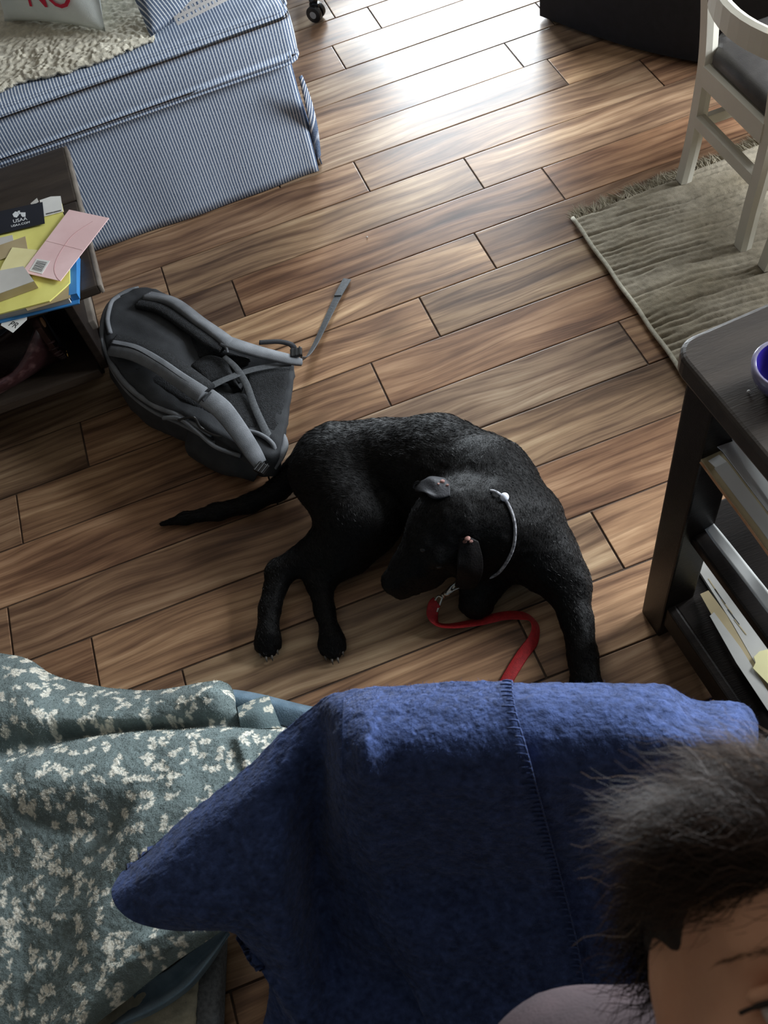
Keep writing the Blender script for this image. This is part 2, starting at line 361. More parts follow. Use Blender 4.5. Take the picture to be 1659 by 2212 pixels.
def sdf_me(prims, res, k=0.03, relax=2):
    """one continuous skin round smooth-blended tapered limbs and ellipsoids (surface nets)"""
    los = []; his = []
    for p in prims:
        if p[0] == 'c': a, b = np.array(p[1]), np.array(p[3]); r = max(p[2], p[4]); los.append(np.minimum(a, b) - r); his.append(np.maximum(a, b) + r)
        elif p[0] == 'e': r = max(p[2]); los.append(np.array(p[1]) - r); his.append(np.array(p[1]) + r)
    lo = np.min(los, 0) - 3*res - k*0.3; hi = np.max(his, 0) + 3*res + k*0.3
    n = np.ceil((hi - lo)/res).astype(int) + 1
    F = np.full(n, 1.0, np.float32)
    for p in prims:
        kk = k
        if p[0] in ('c',):
            a, b = np.array(p[1], float), np.array(p[3], float); r0, r1 = p[2], p[4]; rm = max(r0, r1)
            if len(p) > 5: kk = p[5]
            blo = np.minimum(a, b) - rm - kk - 2*res; bhi = np.maximum(a, b) + rm + kk + 2*res
        else:
            cc = np.array(p[1], float); rm = max(p[2])
            if len(p) > 4: kk = p[4]
            blo = cc - rm - kk - 2*res; bhi = cc + rm + kk + 2*res
        i0 = np.clip(np.floor((blo - lo)/res).astype(int), 0, n); i1 = np.clip(np.ceil((bhi - lo)/res).astype(int) + 1, 0, n)
        if (i1 <= i0).any(): continue
        X, Y, Z = np.meshgrid(*[lo[q] + res*np.arange(i0[q], i1[q]) for q in range(3)], indexing='ij')
        if p[0] == 'c':
            d = b - a; L2 = d.dot(d) + 1e-12
            t = np.clip(((X-a[0])*d[0] + (Y-a[1])*d[1] + (Z-a[2])*d[2])/L2, 0, 1)
            D = np.sqrt((X-a[0]-t*d[0])**2 + (Y-a[1]-t*d[1])**2 + (Z-a[2]-t*d[2])**2) - (r0 + (r1-r0)*t)
        else:
            R3 = np.array(p[3]) if len(p) > 3 and p[3] is not None else np.eye(3)   # columns are the ellipsoid's axes
            q = np.stack([X-cc[0], Y-cc[1], Z-cc[2]], -1) @ R3; r = np.array(p[2], float)
            k0 = np.sqrt(((q/r)**2).sum(-1)); k1 = np.sqrt(((q/(r*r))**2).sum(-1)) + 1e-9
            D = k0*(k0-1)/k1
        S = F[i0[0]:i1[0], i0[1]:i1[1], i0[2]:i1[2]]
        if p[0] == 'n':
            D = -D; h = np.clip(kk - np.abs(S-D), 0, None)/kk; S[...] = np.maximum(S, D) + h*h*kk*0.25
        else:
            h = np.clip(kk - np.abs(S-D), 0, None)/kk; S[...] = np.minimum(S, D) - h*h*kk*0.25
    neg = F < 0; m = n - 1
    acc = np.zeros((*m, 3), np.float32); cnt = np.zeros(m, np.float32)
    corners = [(i, j, l) for i in (0, 1) for j in (0, 1) for l in (0, 1)]
    sl = lambda c: tuple(slice(c[q], c[q] + m[q]) for q in range(3))
    for c in corners:
        for ax in range(3):
            if c[ax]: continue
            d = list(c); d[ax] = 1; A = F[sl(c)]; B = F[sl(d)]
            x = neg[sl(c)] != neg[sl(d)]; t = np.where(x, A/np.where(x, A-B, 1), 0)
            for q in range(3): acc[..., q] += np.where(x, c[q] + (t if q == ax else 0), 0)
            cnt += x
    cell = cnt > 0; idx = -np.ones(m, np.int64); idx[cell] = np.arange(cell.sum())
    ii = np.argwhere(cell); V = lo + res*(ii + acc[cell]/cnt[cell][:, None])
    quads = []
    for ax in range(3):
        u, v = [(1, 2), (2, 0), (0, 1)][ax]
        s0 = [slice(1, m[q]) for q in range(3)]; s0[ax] = slice(0, m[ax]); s1 = list(s0); s1[ax] = slice(1, m[ax] + 1)
        A = neg[tuple(s0)]; B = neg[tuple(s1)]
        for flip in (False, True):
            e = np.argwhere((A & ~B) if not flip else (~A & B))
            if not len(e): continue
            off = np.ones(3, int); off[ax] = 0; e = e + off
            def at(du, dv):
                f = e.copy(); f[:, u] -= du; f[:, v] -= dv; return idx[f[:, 0], f[:, 1], f[:, 2]]
            q = np.stack([at(1, 1), at(0, 1), at(0, 0), at(1, 0)], 1)
            quads.append(q if not flip else q[:, ::-1])
    Q = np.concatenate(quads); Q = Q[(Q >= 0).all(1)]
    for _ in range(relax):
        s = np.zeros_like(V); w = np.zeros(len(V))
        for a_, b_ in ((0, 1), (1, 2), (2, 3), (3, 0)):
            np.add.at(s, Q[:, a_], V[Q[:, b_]]); np.add.at(w, Q[:, a_], 1); np.add.at(s, Q[:, b_], V[Q[:, a_]]); np.add.at(w, Q[:, b_], 1)
        V = 0.5*V + 0.5*s/np.maximum(w, 1)[:, None]
    return npmesh(V, Q)
def strands_me(pts, dirs, length, width, col, bend=None, seg=2):
    """thin tapering hairs as slim triangles/quads; col n x 3"""
    n = len(pts); dirs = dirs/(np.linalg.norm(dirs, axis=1)[:, None] + 1e-9)
    side = np.cross(dirs, RNG.normal(size=(n, 3))); side /= np.linalg.norm(side, axis=1)[:, None] + 1e-9
    L = np.broadcast_to(np.asarray(length, float), (n,))[:, None]; w = width
    mid = pts + dirs*L*0.5; tip = pts + dirs*L
    if bend is not None: mid = mid + bend*0.25; tip = tip + bend
    V = np.stack([pts - side*w/2, pts + side*w/2, mid + side*w*0.4, mid - side*w*0.4, tip], 1).reshape(-1, 3)
    b = 5*np.arange(n)
    me = npmesh(V, np.stack([b, b+1, b+2, b+3], 1), np.stack([b+3, b+2, b+4], 1))
    set_col(me, np.repeat(col, 5, axis=0)); return me
def sample_mesh(me, n, keep=None):
    me.calc_loop_triangles(); T = np.empty(len(me.loop_triangles)*3, np.int32); me.loop_triangles.foreach_get('vertices', T); T = T.reshape(-1, 3)
    co = vcos(me); no = vnormals(me)
    A = np.linalg.norm(np.cross(co[T[:, 1]]-co[T[:, 0]], co[T[:, 2]]-co[T[:, 0]]), axis=1)
    if keep is not None: A = A*keep(co[T].mean(1), no[T].mean(1))
    f = RNG.choice(len(T), n, p=A/A.sum()); r = RNG.random((n, 2)); s = np.sqrt(r[:, :1]); u, v, w = 1-s, s*(1-r[:, 1:]), s*r[:, 1:]
    t = T[f]; p = co[t[:, 0]]*u + co[t[:, 1]]*v + co[t[:, 2]]*w; nn = no[t[:, 0]]*u + no[t[:, 1]]*v + no[t[:, 2]]*w
    return p, nn/(np.linalg.norm(nn, axis=1)[:, None] + 1e-9), t, (u, v, w)
def lattice(rows, nu, nv):
    """control rows of (px, py, z) -> dense smooth sheet of world points, shape (R, Cn, 3)"""
    G = np.array([[np.append(P(a, b, c), 0)[:3] for a, b, c in r] for r in rows])
    up = np.stack([catmull([G[i, j] for i in range(G.shape[0])], nv) for j in range(G.shape[1])], 1)
    return np.stack([catmull([up[i, j] for j in range(up.shape[1])], nu) for i in range(up.shape[0])], 0)
def sheet_me(S, thick=0.0):
    """grid of points -> mesh, thickened downwards along the normal when thick > 0"""
    r, c = S.shape[:2]; V = S.reshape(-1, 3); id_ = np.arange(r*c).reshape(r, c)
    Q = np.stack([id_[:-1, :-1], id_[1:, :-1], id_[1:, 1:], id_[:-1, 1:]], -1).reshape(-1, 4)
    if thick:
        N = grid_n(S).reshape(-1, 3); V2 = V - N*thick; n = len(V)
        b = np.concatenate([id_[0, :], id_[1:, -1], id_[-1, -2::-1], id_[-2:0:-1, 0]]); b2 = np.roll(b, -1)
        Q = np.concatenate([Q, Q[:, ::-1] + n, np.stack([b, b2, b2 + n, b + n], 1)]); V = np.concatenate([V, V2])
    return npmesh(V, Q)
def grid_n(S):
    N = np.cross(np.gradient(S, axis=0), np.gradient(S, axis=1)); N /= np.linalg.norm(N, axis=2)[..., None] + 1e-12
    return N * np.where(N[..., 2:3].mean() < 0, -1, 1)
def bvh_of(me):
    from mathutils.bvhtree import BVHTree
    return BVHTree.FromPolygons([v.co[:] for v in me.vertices], [p_.vertices[:] for p_ in me.polygons])
def hit(b, px, py, off=0.0):
    """the point of a finished skin that a sight line meets, lifted off along the normal"""
    d = V3(ROT @ np.array([(px - 829.5)/FPX, -(py - 1106)/FPX, -1.0])).normalized(); loc, nrm, _, _ = b.ray_cast(V3(CAM), d)
    if loc is None: return None, None
    if nrm.dot(d) > 0: nrm = -nrm
    return np.array(loc + nrm*off), np.array(nrm)
def text_me(body, size, extrude=0.0004):
    cu = bpy.data.curves.new('t', 'FONT'); cu.body = body; cu.size = size; cu.extrude = extrude; cu.align_x = 'CENTER'; cu.align_y = 'CENTER'; cu.resolution_u = 3
    o = bpy.data.objects.new('t', cu); C.objects.link(o); dg = bpy.context.evaluated_depsgraph_get()
    me = bpy.data.meshes.new_from_object(o.evaluated_get(dg)); bpy.data.objects.remove(o); bpy.data.curves.remove(cu); return me
def xform(me, M): me.transform(M); return me
def frame_m(o, x, y):
    """matrix with origin o, local x and y along the given directions"""
    x = V3(x).normalized(); y = V3(y); z = x.cross(y).normalized(); y = z.cross(x)
    return Matrix(((x.x, y.x, z.x, o[0]), (x.y, y.y, z.y, o[1]), (x.z, y.z, z.z, o[2]), (0, 0, 0, 1)))
# ------------------------------------------------------------------ setting: floor of wood-look tiles, walls, door, ceiling
PW = 0.1524; PL = 6*PW
RX0, RX1, RY0, RY1 = -2.05, 2.95, -4.25, 2.13
fl = link('floor', box_me((RX0+RX1)/2, (RY0+RY1)/2, -0.03, RX1-RX0, RY1-RY0, 0.054, 0), MAT['grout']); fl['kind'] = 'structure'
# joint offset of each course (in tile widths along x), measured on the tiles in view
JO = {0: 4.83, 1: 3.67, 2: 2.0, 3: 0.85, 4: 1.35, 5: 2.85, 6: 4.73, 7: 5.86, 8: 4.12, 9: 2.71, 10: 1.50, 11: 5.34, 12: 1.15, 13: 2.27, 14: 3.40, 15: 1.82, 16: 4.6, 17: 0.4, 18: 3.1, 19: 5.2, 20: 1.6}
TONES = {'warm': (1.08, 0.94, 0.80), 'mid': (1.0, 0.93, 0.85), 'grey': (0.92, 0.92, 0.90), 'dark': (0.62, 0.58, 0.56), 'red': (0.85, 0.70, 0.60), 'pale': (1.22, 1.10, 0.94), 'olive': (0.98, 0.94, 0.84), 'umber': (0.80, 0.70, 0.62)}
SET = {(5, 0): 'umber', (5, 1): 'mid', (6, 0): 'olive', (6, 1): 'mid', (6, -1): 'mid', (7, 0): 'red', (7, -1): 'dark', (7, 1): 'red', (8, 0): 'pale', (8, 1): 'umber', (9, 0): 'warm', (9, 1): 'olive', (10, 0): 'warm', (10, 1): 'red', (10, -1): 'umber', (11, 0): 'grey', (11, 1): 'warm', (11, -1): 'red', (12, 1): 'olive', (12, 0): 'umber', (13, 1): 'red', (13, 0): 'warm', (13, -1): 'red', (14, 0): 'olive', (14, 1): 'warm', (14, -1): 'umber', (15, 0): 'warm', (15, 1): 'warm', (4, 1): 'grey', (3, 1): 'mid', (3, 0): 'mid', (2, 0): 'mid', (2, 1): 'grey', (1, 1): 'grey', (1, 0): 'umber', (0, 1): 'warm', (0, 0): 'umber', (16, 0): 'umber', (20, 0): 'umber', (21, 0): 'warm'}
tile = box_me(0, 0, 0, PL-0.0042, PW-0.0040, 0.010, 0.0016, 2)
rr = random.Random(5); keys = list(TONES)
for k in range(-14, 28):
    y = -(k + 0.5)*PW
    if y - PW/2 < RY0 or y + PW/2 > RY1: continue
    jo = JO.get(k, rr.uniform(0, 6))
    for q in range(-4, 5):
        x0 = max(RX0 + 0.002, jo*PW + (q-1)*PL); x1 = min(RX1 - 0.002, jo*PW + q*PL); x = (x0 + x1)/2
        if x1 - x0 < 0.03: continue
        o = bpy.data.objects.new('plank', tile); C.objects.link(o); o.parent = fl; o.scale.x = (x1 - x0)/PL
        o.location = (x, y, -0.005 + rr.uniform(-0.0006, 0.0006)); o.rotation_euler = (rr.uniform(-.001, .001), rr.uniform(-.0003, .0003), 0)
        c = TONES[SET.get((k, q), rr.choice(keys))]
        j = rr.uniform(0.92, 1.08); o.color = (c[0]*j, c[1]*j, c[2]*j, 1)
tile.materials.append(MAT['plank'])

def struct(name, me, m): o = link(name, me, m); o['kind'] = 'structure'; return o
HZ = 2.6
struct('wall_left', box_me(RX0-0.05, (RY0+RY1)/2, HZ/2, 0.1, RY1-RY0+0.2, HZ, 0), MAT['wall'])
WY0, WY1, WZ0, WZ1 = -2.54, -1.50, 0.80, 2.20      # side window opening in the right wall
def cutwall(name, boxes, m):
    bm = bmesh.new()
    for x0, x1, y0, y1, z0, z1 in boxes:
        g = bmesh.ops.create_cube(bm, size=1)['verts']
        for v in g: v.co = Vector(((x0+x1)/2 + v.co.x*(x1-x0), (y0+y1)/2 + v.co.y*(y1-y0), (z0+z1)/2 + v.co.z*(z1-z0)))
    me = bpy.data.meshes.new('m'); bm.to_mesh(me); bm.free(); return struct(name, me, m)
cutwall('wall_right', [(RX1, RX1+.1, RY0-.1, WY0, 0, HZ), (RX1, RX1+.1, WY1, RY1+.1, 0, HZ), (RX1, RX1+.1, WY0, WY1, 0, WZ0), (RX1, RX1+.1, WY0, WY1, WZ1, HZ)], MAT['wall'])
cutwall('window_1', [(RX1+.01, RX1+.05, WY0, WY0+.05, WZ0, WZ1), (RX1+.01, RX1+.05, WY1-.05, WY1, WZ0, WZ1), (RX1+.01, RX1+.05, WY0, WY1, WZ0, WZ0+.05), (RX1+.01, RX1+.05, WY0, WY1, WZ1-.05, WZ1), (RX1+.015, RX1+.045, (WY0+WY1)/2-.02, (WY0+WY1)/2+.02, WZ0+.05, WZ1-.05)], MAT['trim'])
struct('wall_front', box_me((RX0+RX1)/2, RY0-0.05, HZ/2, RX1-RX0, 0.1, HZ, 0), MAT['wall'])
DX0, DX1, DZ = 0.98, 2.72, 2.28        # patio door opening in the far wall
bm = bmesh.new()
def addbox(bm, x0, x1, y0, y1, z0, z1):
    g = bmesh.ops.create_cube(bm, size=1)['verts']
    for v in g: v.co = Vector(((x0+x1)/2 + v.co.x*(x1-x0), (y0+y1)/2 + v.co.y*(y1-y0), (z0+z1)/2 + v.co.z*(z1-z0)))
addbox(bm, RX0, DX0, RY1, RY1+0.1, 0, HZ); addbox(bm, DX1, RX1, RY1, RY1+0.1, 0, HZ); addbox(bm, DX0, DX1, RY1, RY1+0.1, DZ, HZ)
me = bpy.data.meshes.new('m'); bm.to_mesh(me); bm.free(); struct('wall_back', me, MAT['wall'])
struct('ceiling', box_me((RX0+RX1)/2, (RY0+RY1)/2, HZ+0.05, RX1-RX0+0.2, RY1-RY0+0.2, 0.1, 0), MAT['ceiling'])
bm = bmesh.new()
for x in (DX0, DX1-0.05): addbox(bm, x, x+0.05, RY1+0.01, RY1+0.08, 0, DZ)
addbox(bm, DX0+0.05, DX1-0.05, RY1+0.01, RY1+0.08, DZ-0.05, DZ); addbox(bm, DX0+0.05, DX1-0.05, RY1+0.01, RY1+0.08, 0, 0.06)
me = bpy.data.meshes.new('m'); bm.to_mesh(me); bm.free(); struct('door_1', me, MAT['trim'])
for nm, x, y, sx, sy in (('baseboard_left', RX0+0.008, (RY0+RY1)/2, 0.016, RY1-RY0), ('baseboard_right', RX1-0.008, (RY0+RY1)/2, 0.016, RY1-RY0), ('baseboard_front', (RX0+RX1)/2, RY0+0.008, RX1-RX0-0.04, 0.016)):
    struct(nm, box_me(x, y, 0.05, sx, sy, 0.1, 0.004), MAT['trim'])

# ------------------------------------------------------------------ striped sofa at the far left
sofa = root('sofa', 'blue and white ticking striped slipcovered sofa with a pleated skirt', 'sofa', (-0.7, -0.3, 0))
def stripe_box(cx, cy, cz, sx, sy, sz, bev, seg=4, sub=0, bulge=0.0):
    """rounded cushion block with the stripe coordinate running over the top and down the front (x) or the ends (y)"""
    bm = bmesh.new(); bmesh.ops.create_cube(bm, size=1)
    for v in bm.verts: v.co = Vector((v.co.x*sx, v.co.y*sy, v.co.z*sz))
    bmesh.ops.subdivide_edges(bm, edges=bm.edges[:], cuts=sub, use_grid_fill=True) if sub else None
    sharp = [e for e in bm.edges if len(e.link_faces) == 2 and e.calc_face_angle(0) > 0.5]
    bmesh.ops.bevel(bm, geom=sharp, offset=bev, segments=seg, profile=0.5, affect='EDGES')
    if bulge:
        for v in bm.verts:
            a = max(0, 1 - (2*v.co.x/sx)**2); b = max(0, 1 - (2*v.co.z/sz)**2); c = max(0, 1 - (2*v.co.y/sy)**2)
            v.co.y += math.copysign(bulge*b*min(1, a*3), v.co.y) * (abs(v.co.y) > sy*0.4); v.co.x += math.copysign(bulge*b*min(1, c*3), v.co.x) * (abs(v.co.x) > sx*0.4)
    for v in bm.verts: v.co += Vector((cx, cy, cz))
    # split faces by facing so the stripes keep straight
    s = {}
    bm.normal_update()
    out_v = []; out_f = []; out_s = []
    for f in bm.faces:
        n = f.normal; usey = abs(n.x) > 0.75; b = len(out_v)
        for v in f.verts: out_v.append(v.co[:]); out_s.append(v.co.y if usey else v.co.x)
        out_f.append(tuple(range(b, b + len(f.verts))))
    # weld within the two families so smooth shading works
    key = {}; remap = []; V = []; S = []
    for co, sv in zip(out_v, out_s):
        kk = (round(co[0], 5), round(co[1], 5), round(co[2], 5), round(sv, 5))
        if kk not in key: key[kk] = len(V); V.append(co); S.append(sv)
        remap.append(key[kk])
    me = mesh(V, [tuple(remap[i] for i in f) for f in out_f]); set_float(me, S, 's'); bm.free(); return me
SX1 = 0.352; SXL = -1.75; SYF = -0.775
wlink('seat_cushion', stripe_box((SXL+SX1)/2, -0.345, 0.416, SX1-SXL, 0.85, 0.150, 0.030, 5, 6, 0.012), MAT['ticking'], sofa, True)
pip = []
for z in (0.480, 0.347):
    pts = [(x_, SYF+0.010, z) for x_ in np.linspace(SXL+0.03, SX1-0.04, 60)] + [(SX1-0.022, SYF+0.013, z), (SX1-0.008, SYF+0.022, z), (SX1+0.001, SYF+0.040, z)] + [(SX1+0.003, y_, z) for y_ in np.linspace(SYF+0.06, 0.05, 20)]
    o = wlink('piping', tube_me(pts, 0.0042, 6), MAT['ticking'], sofa, True); set_float(o.data, vcos(o.data)[:, 0], 's')
wlink('base', stripe_box((SXL+SX1)/2-0.01, -0.30, 0.21, SX1-SXL-0.12, 0.80, 0.24, 0.02, 3), MAT['ticking'], sofa, True)
def skirt(pts, z0, z1, n, flare, amp, axis, name):
    """hanging panel following pts (xy) with slight folds, stripe running along it"""
    pts = np.array(pts, float); d = np.r_[0, np.cumsum(np.linalg.norm(np.diff(pts, axis=0), axis=1))]
    t = np.linspace(0, d[-1], n); xy = np.stack([np.interp(t, d, pts[:, 0]), np.interp(t, d, pts[:, 1])], 1)
    T = np.gradient(xy, axis=0); T /= np.linalg.norm(T, axis=1)[:, None]; N = np.stack([T[:, 1], -T[:, 0]], 1)
    rows = []; nz = 14
    for i in range(nz):
        f = i/(nz-1); o = flare*f + amp*f*np.sin(t*11 + 1.3) + amp*0.6*f*np.sin(t*27)
        rows.append(np.c_[xy + N*o[:, None], np.full(n, z1 + (z0-z1)*f)])
    S = np.array(rows); me = sheet_me(S, 0.004); s = np.tile(t, nz); set_float(me, np.r_[s, s], 's')
    return wlink(name, me, MAT['ticking'], sofa, True)
skirt([(SXL, SYF+0.035), (SX1-0.022, SYF+0.035)], 0.004, 0.345, 120, 0.018, 0.003, 'x', 'front_skirt')
skirt([(SX1-0.026, SYF+0.045), (SX1-0.026, 0.10)], 0.004, 0.345, 60, 0.018, 0.004, 'y', 'side_skirt')
# loose pleat flap at the corner
fp = np.array([[P(a, b, z) for a, b, z in r] for r in [[(645, 166, .33), (649, 164, .33), (652, 162, .33)], [(660, 232, .22), (667, 225, .22), (672, 219, .22)], [(672, 295, .11), (681, 287, .115), (687, 281, .12)], [(682, 346, .03), (688, 344, .035), (692, 334, .045)]]])
fp = np.stack([catmull([fp[i, j] for i in range(4)], 6) for j in range(3)], 1)
o = wlink('pleat_flap', sheet_me(fp, 0.003), MAT['ticking'], sofa, True); set_float(o.data, vcos(o.data)[:, 1], 's')
wlink('back', stripe_box((SXL+SX1)/2, 0.16, 0.62, SX1-SXL, 0.16, 0.56, 0.05, 4), MAT['ticking'], sofa, True)
wlink('arm', stripe_box(SXL-0.09, -0.33, 0.42, 0.17, 0.88, 0.46, 0.05, 4), MAT['ticking'], sofa, True)
for x, y in ((SXL+0.08, -0.66), (SX1-0.12, -0.66), (SXL+0.08, 0.0), (SX1-0.12, 0.0)): wlink('leg', box_me(x, y, 0.04, 0.06, 0.06, 0.079, 0.006), MAT['espresso'], sofa)

# cream sherpa throw lying over the seat
rows = [[(-260, 330, .508), (0, 186, .508), (120, 152, .509), (230, 118, .509), (315, 82, .508), (332, 74, .506)],
        [(-260, 250, .513), (0, 110, .513), (120, 80, .514), (230, 50, .514), (310, 30, .513), (325, 22, .512)],
        [(-260, 150, .513), (0, 10, .513), (120, -20, .514), (230, -55, .514), (300, -75, .513), (315, -82, .512)],
        [(-260, 20, .511), (0, -120, .511), (120, -150, .511), (230, -180, .511), (290, -200, .511), (300, -205, .511)]]
S = lattice(rows, 44, 70)
S[..., 2] += 0.0032*vnoise(S[..., 0]*140, S[..., 1]*140, 3) + 0.003*vnoise(S[..., 0]*38, S[..., 1]*38, 4)
S[:2, :, 2] -= 0.006
me = sheet_me(S, 0.008); co = vcos(me)
base = np.array(lin(206, 200, 182)); f = (0.86 + 0.14*vnoise(co[:, 0]*120, co[:, 1]*120, 8))[:, None]
set_col(me, np.clip(base*f, 0, 1))
th = tag(link('sherpa_throw', me, MAT['sherpa'], None, True), 'cream nubby sherpa throw spread over the seat of the striped sofa', 'throw')
p, n, _, _ = sample_mesh(me, 26000, lambda c, n: (n[:, 2] > 0.3))
d = n + RNG.normal(0, 0.9, p.shape); ff = RNG.uniform(0.75, 1.15, (len(p), 1))
o = link('pile', strands_me(p, d, RNG.uniform(0.004, 0.010, len(p)), 0.0012, np.clip(base*ff, 0, 1)), MAT['sherpa'], th); o['kind'] = 'stuff'

def pillow_me(w, h, t, n=28, seed=1, wr=0.006):
    """stuffed square with pinched corners, standing in the local xz plane"""
    u = np.linspace(-1, 1, n); X, Z = np.meshgrid(u, u, indexing='ij')
    r = np.clip(1 - np.abs(X)**2.6, 0, 1)**0.5 * np.clip(1 - np.abs(Z)**2.6, 0, 1)**0.5
    pin = 1 - 0.07*(1 - X*X)*np.abs(Z)**3*0 ; xs = X*(1 - 0.06*(1 - Z*Z)); zs = Z*(1 - 0.06*(1 - X*X))
    T = t*r + wr*vnoise(X*4, Z*4, seed)*r
    A = np.stack([xs*w/2, -T/2, zs*h/2 + h/2], -1); B = np.stack([xs*w/2, T/2 , zs*h/2 + h/2], -1)
    id_ = np.arange(n*n).reshape(n, n); Q = np.stack([id_[:-1, :-1], id_[1:, :-1], id_[1:, 1:], id_[:-1, 1:]], -1).reshape(-1, 4)
    b = np.concatenate([id_[0, :], id_[1:, -1], id_[-1, -2::-1], id_[-2:0:-1, 0]]); b2 = np.roll(b, -1); N = n*n
    me = npmesh(np.concatenate([A.reshape(-1, 3), B.reshape(-1, 3)]), np.concatenate([Q, Q[:, ::-1] + N, np.stack([b2, b, b + N, b2 + N], 1)]))
    bm = bmesh.new(); bm.from_mesh(me); bmesh.ops.remove_doubles(bm, verts=bm.verts, dist=0.0008); bmesh.ops.recalc_face_normals(bm, faces=bm.faces); bm.to_mesh(me); bm.free(); return me
def stand(bl, br, z, lean):
    """matrix for a pillow whose bottom edge runs between two picture points at height z, leaning back by lean"""
    a, b = P(*bl, z), P(*br, z); x = V3(b - a).normalized(); up = Vector((0, 0, 1)); back = up.cross(x).normalized()
    zz = (up*math.cos(lean) + back*math.sin(lean)).normalized(); y = zz.cross(x)
    o = (a + b)/2
    return Matrix(((x.x, y.x, zz.x, o[0]), (x.y, y.y, zz.y, o[1]), (x.z, y.z, zz.z, o[2]), (0, 0, 0, 1))), np.linalg.norm(b - a)
M, wd = stand((10, 46), (228, 68), 0.516, 0.42)
pw = root('throw_pillow', 'white linen pillow with red and grey printed letters on the sherpa throw', 'pillow', M.translation)
rg = np.random.default_rng(3)
wlink('cover', xform(pillow_me(wd, wd, 0.10, 30, 5, 0.012), M), MAT['pillow_white'], pw, True)
def on_pillow(body, size, x, z, m, name, tilt=0.0):
    me = text_me(body, size, 0.0006)
    co = vcos(me); q = co.copy(); ct, st = math.cos(tilt), math.sin(tilt)
    qx = co[:, 0]*ct - co[:, 1]*st + x; qz = co[:, 0]*st + co[:, 1]*ct + z
    X = np.clip(2*qx/wd, -1, 1); Z = np.clip(2*(qz - wd/2)/wd, -1, 1)
    r = np.clip(1 - np.abs(X)**2.6, 0, 1)**0.5*np.clip(1 - np.abs(Z)**2.6, 0, 1)**0.5
    T = 0.10*r + 0.012*vnoise(X*4, Z*4, 5)*r
    me.vertices.foreach_set('co', np.stack([qx, -T/2 - 0.0016 - co[:, 2]*0.5, qz], 1).astype(np.float32).ravel()); me.update()
    return wlink(name, xform(me, M), m, pw)
on_pillow('NO', 0.092, 0.034, 0.076, MAT['red_print'], 'printed_letters', 0.03)
on_pillow('MI', 0.066, -0.056, 0.080, MAT['grey_print'], 'printed_letters', 0.03)

M, wd2 = stand((330, 78), (470, 8), 0.506, 0.5)
ps = root('throw_pillow', 'blue ticking striped pillow with white eyelet trim at the sofa seat edge', 'pillow', M.translation)
M2 = M @ Matrix.Translation((0.07, 0, 0))
me = pillow_me(0.34, 0.34, 0.13, 36, 9, 0.02); set_float(me, vcos(me)[:, 0]*1.0 + 0.3*vcos(me)[:, 2], 's')
wlink('cover', xform(me, M2), MAT['ticking'], ps, True)
# trim: strip with a row of small square holes along the bottom edge
bm = bmesh.new(); nx, nz = 44, 5
vv = [[bm.verts.new((-0.10 + 0.25*i/nx, -0.012 - 0.02*math.sin(PI*i/nx), -0.004 + 0.034*j/nz)) for j in range(nz + 1)] for i in range(nx + 1)]
for i in range(nx):
    for j in range(nz):
        if not (i % 2 == 1 and j in (1, 3)): bm.faces.new((vv[i][j], vv[i+1][j], vv[i+1][j+1], vv[i][j+1]))
bmesh.ops.solidify(bm, geom=bm.faces[:], thickness=0.002)
me = bpy.data.meshes.new('m'); bm.to_mesh(me); bm.free()
wlink('eyelet_trim', xform(me, M2 @ Matrix.Translation((0.0, -0.01, 0.0))), MAT['lattice'], ps)

# ------------------------------------------------------------------ caster chair behind the sofa
oc = root('office_chair', 'black swivel chair on caster wheels standing behind the striped sofa', 'office chair', (0.62, 0.30, 0))
hub = np.array([0.60, 0.33, 0.0])
wlink('gas_column', tube_me([hub + (0, 0, 0.07), hub + (0, 0, 0.40)], 0.028, 14), MAT['black_plastic'], oc, True)
wlink('seat', box_me(hub[0], hub[1], 0.445, 0.46, 0.46, 0.07, 0.03, 4), MAT['black'], oc, True)
wlink('backrest', box_me(hub[0], hub[1]+0.24, 0.78, 0.42, 0.06, 0.5, 0.025, 4), MAT['black'], oc, True)
cp = P(682, 24, 0.03); ang0 = math.atan2(cp[1]-hub[1], cp[0]-hub[0])
def caster(c, a):
    for s in (-1, 1):
        bm = bmesh.new(); bmesh.ops.create_cone(bm, segments=20, radius1=0.027, radius2=0.027, depth=0.016, cap_ends=True)
        bevel_bm(bm, 0.0025, 2)
        bmesh.ops.transform(bm, matrix=Matrix.Translation((c[0], c[1], 0.0275)) @ Matrix.Rotation(a, 4, 'Z') @ Matrix.Translation((0, s*0.013, 0)) @ Matrix.Rotation(PI/2, 4, 'X'), verts=bm.verts)
        me = bpy.data.meshes.new('m'); bm.to_mesh(me); bm.free(); w = wlink('wheel', me, MAT['black_plastic'], oc, True)
        me = tube_me([(0, -0.001, 0), (0, 0.001, 0)], 0.012, 14); me.transform(Matrix.Translation((c[0], c[1], 0.0275)) @ Matrix.Rotation(a, 4, 'Z') @ Matrix.Translation((0, s*0.0215, 0)))
        h = link('hub_cap', me, MAT['grey_plastic']); h.parent = w
    wlink('hood', box_me(c[0], c[1], 0.047, 0.036, 0.010, 0.022, 0.004, 2, a), MAT['black_plastic'], oc)
for k in range(5):
    a = ang0 + k*2*PI/5; e = hub + np.array([math.cos(a), math.sin(a), 0])*np.linalg.norm((cp-hub)[:2])
    wlink('base_arm', tube_me([hub + (0, 0, .09), (hub*0.4 + e*0.6) + (0, 0, .08), e + (0, 0, .062)], [0.024, 0.02, 0.014], 8), MAT['black_plastic'], oc, True)
    caster(e, a + 0.9)

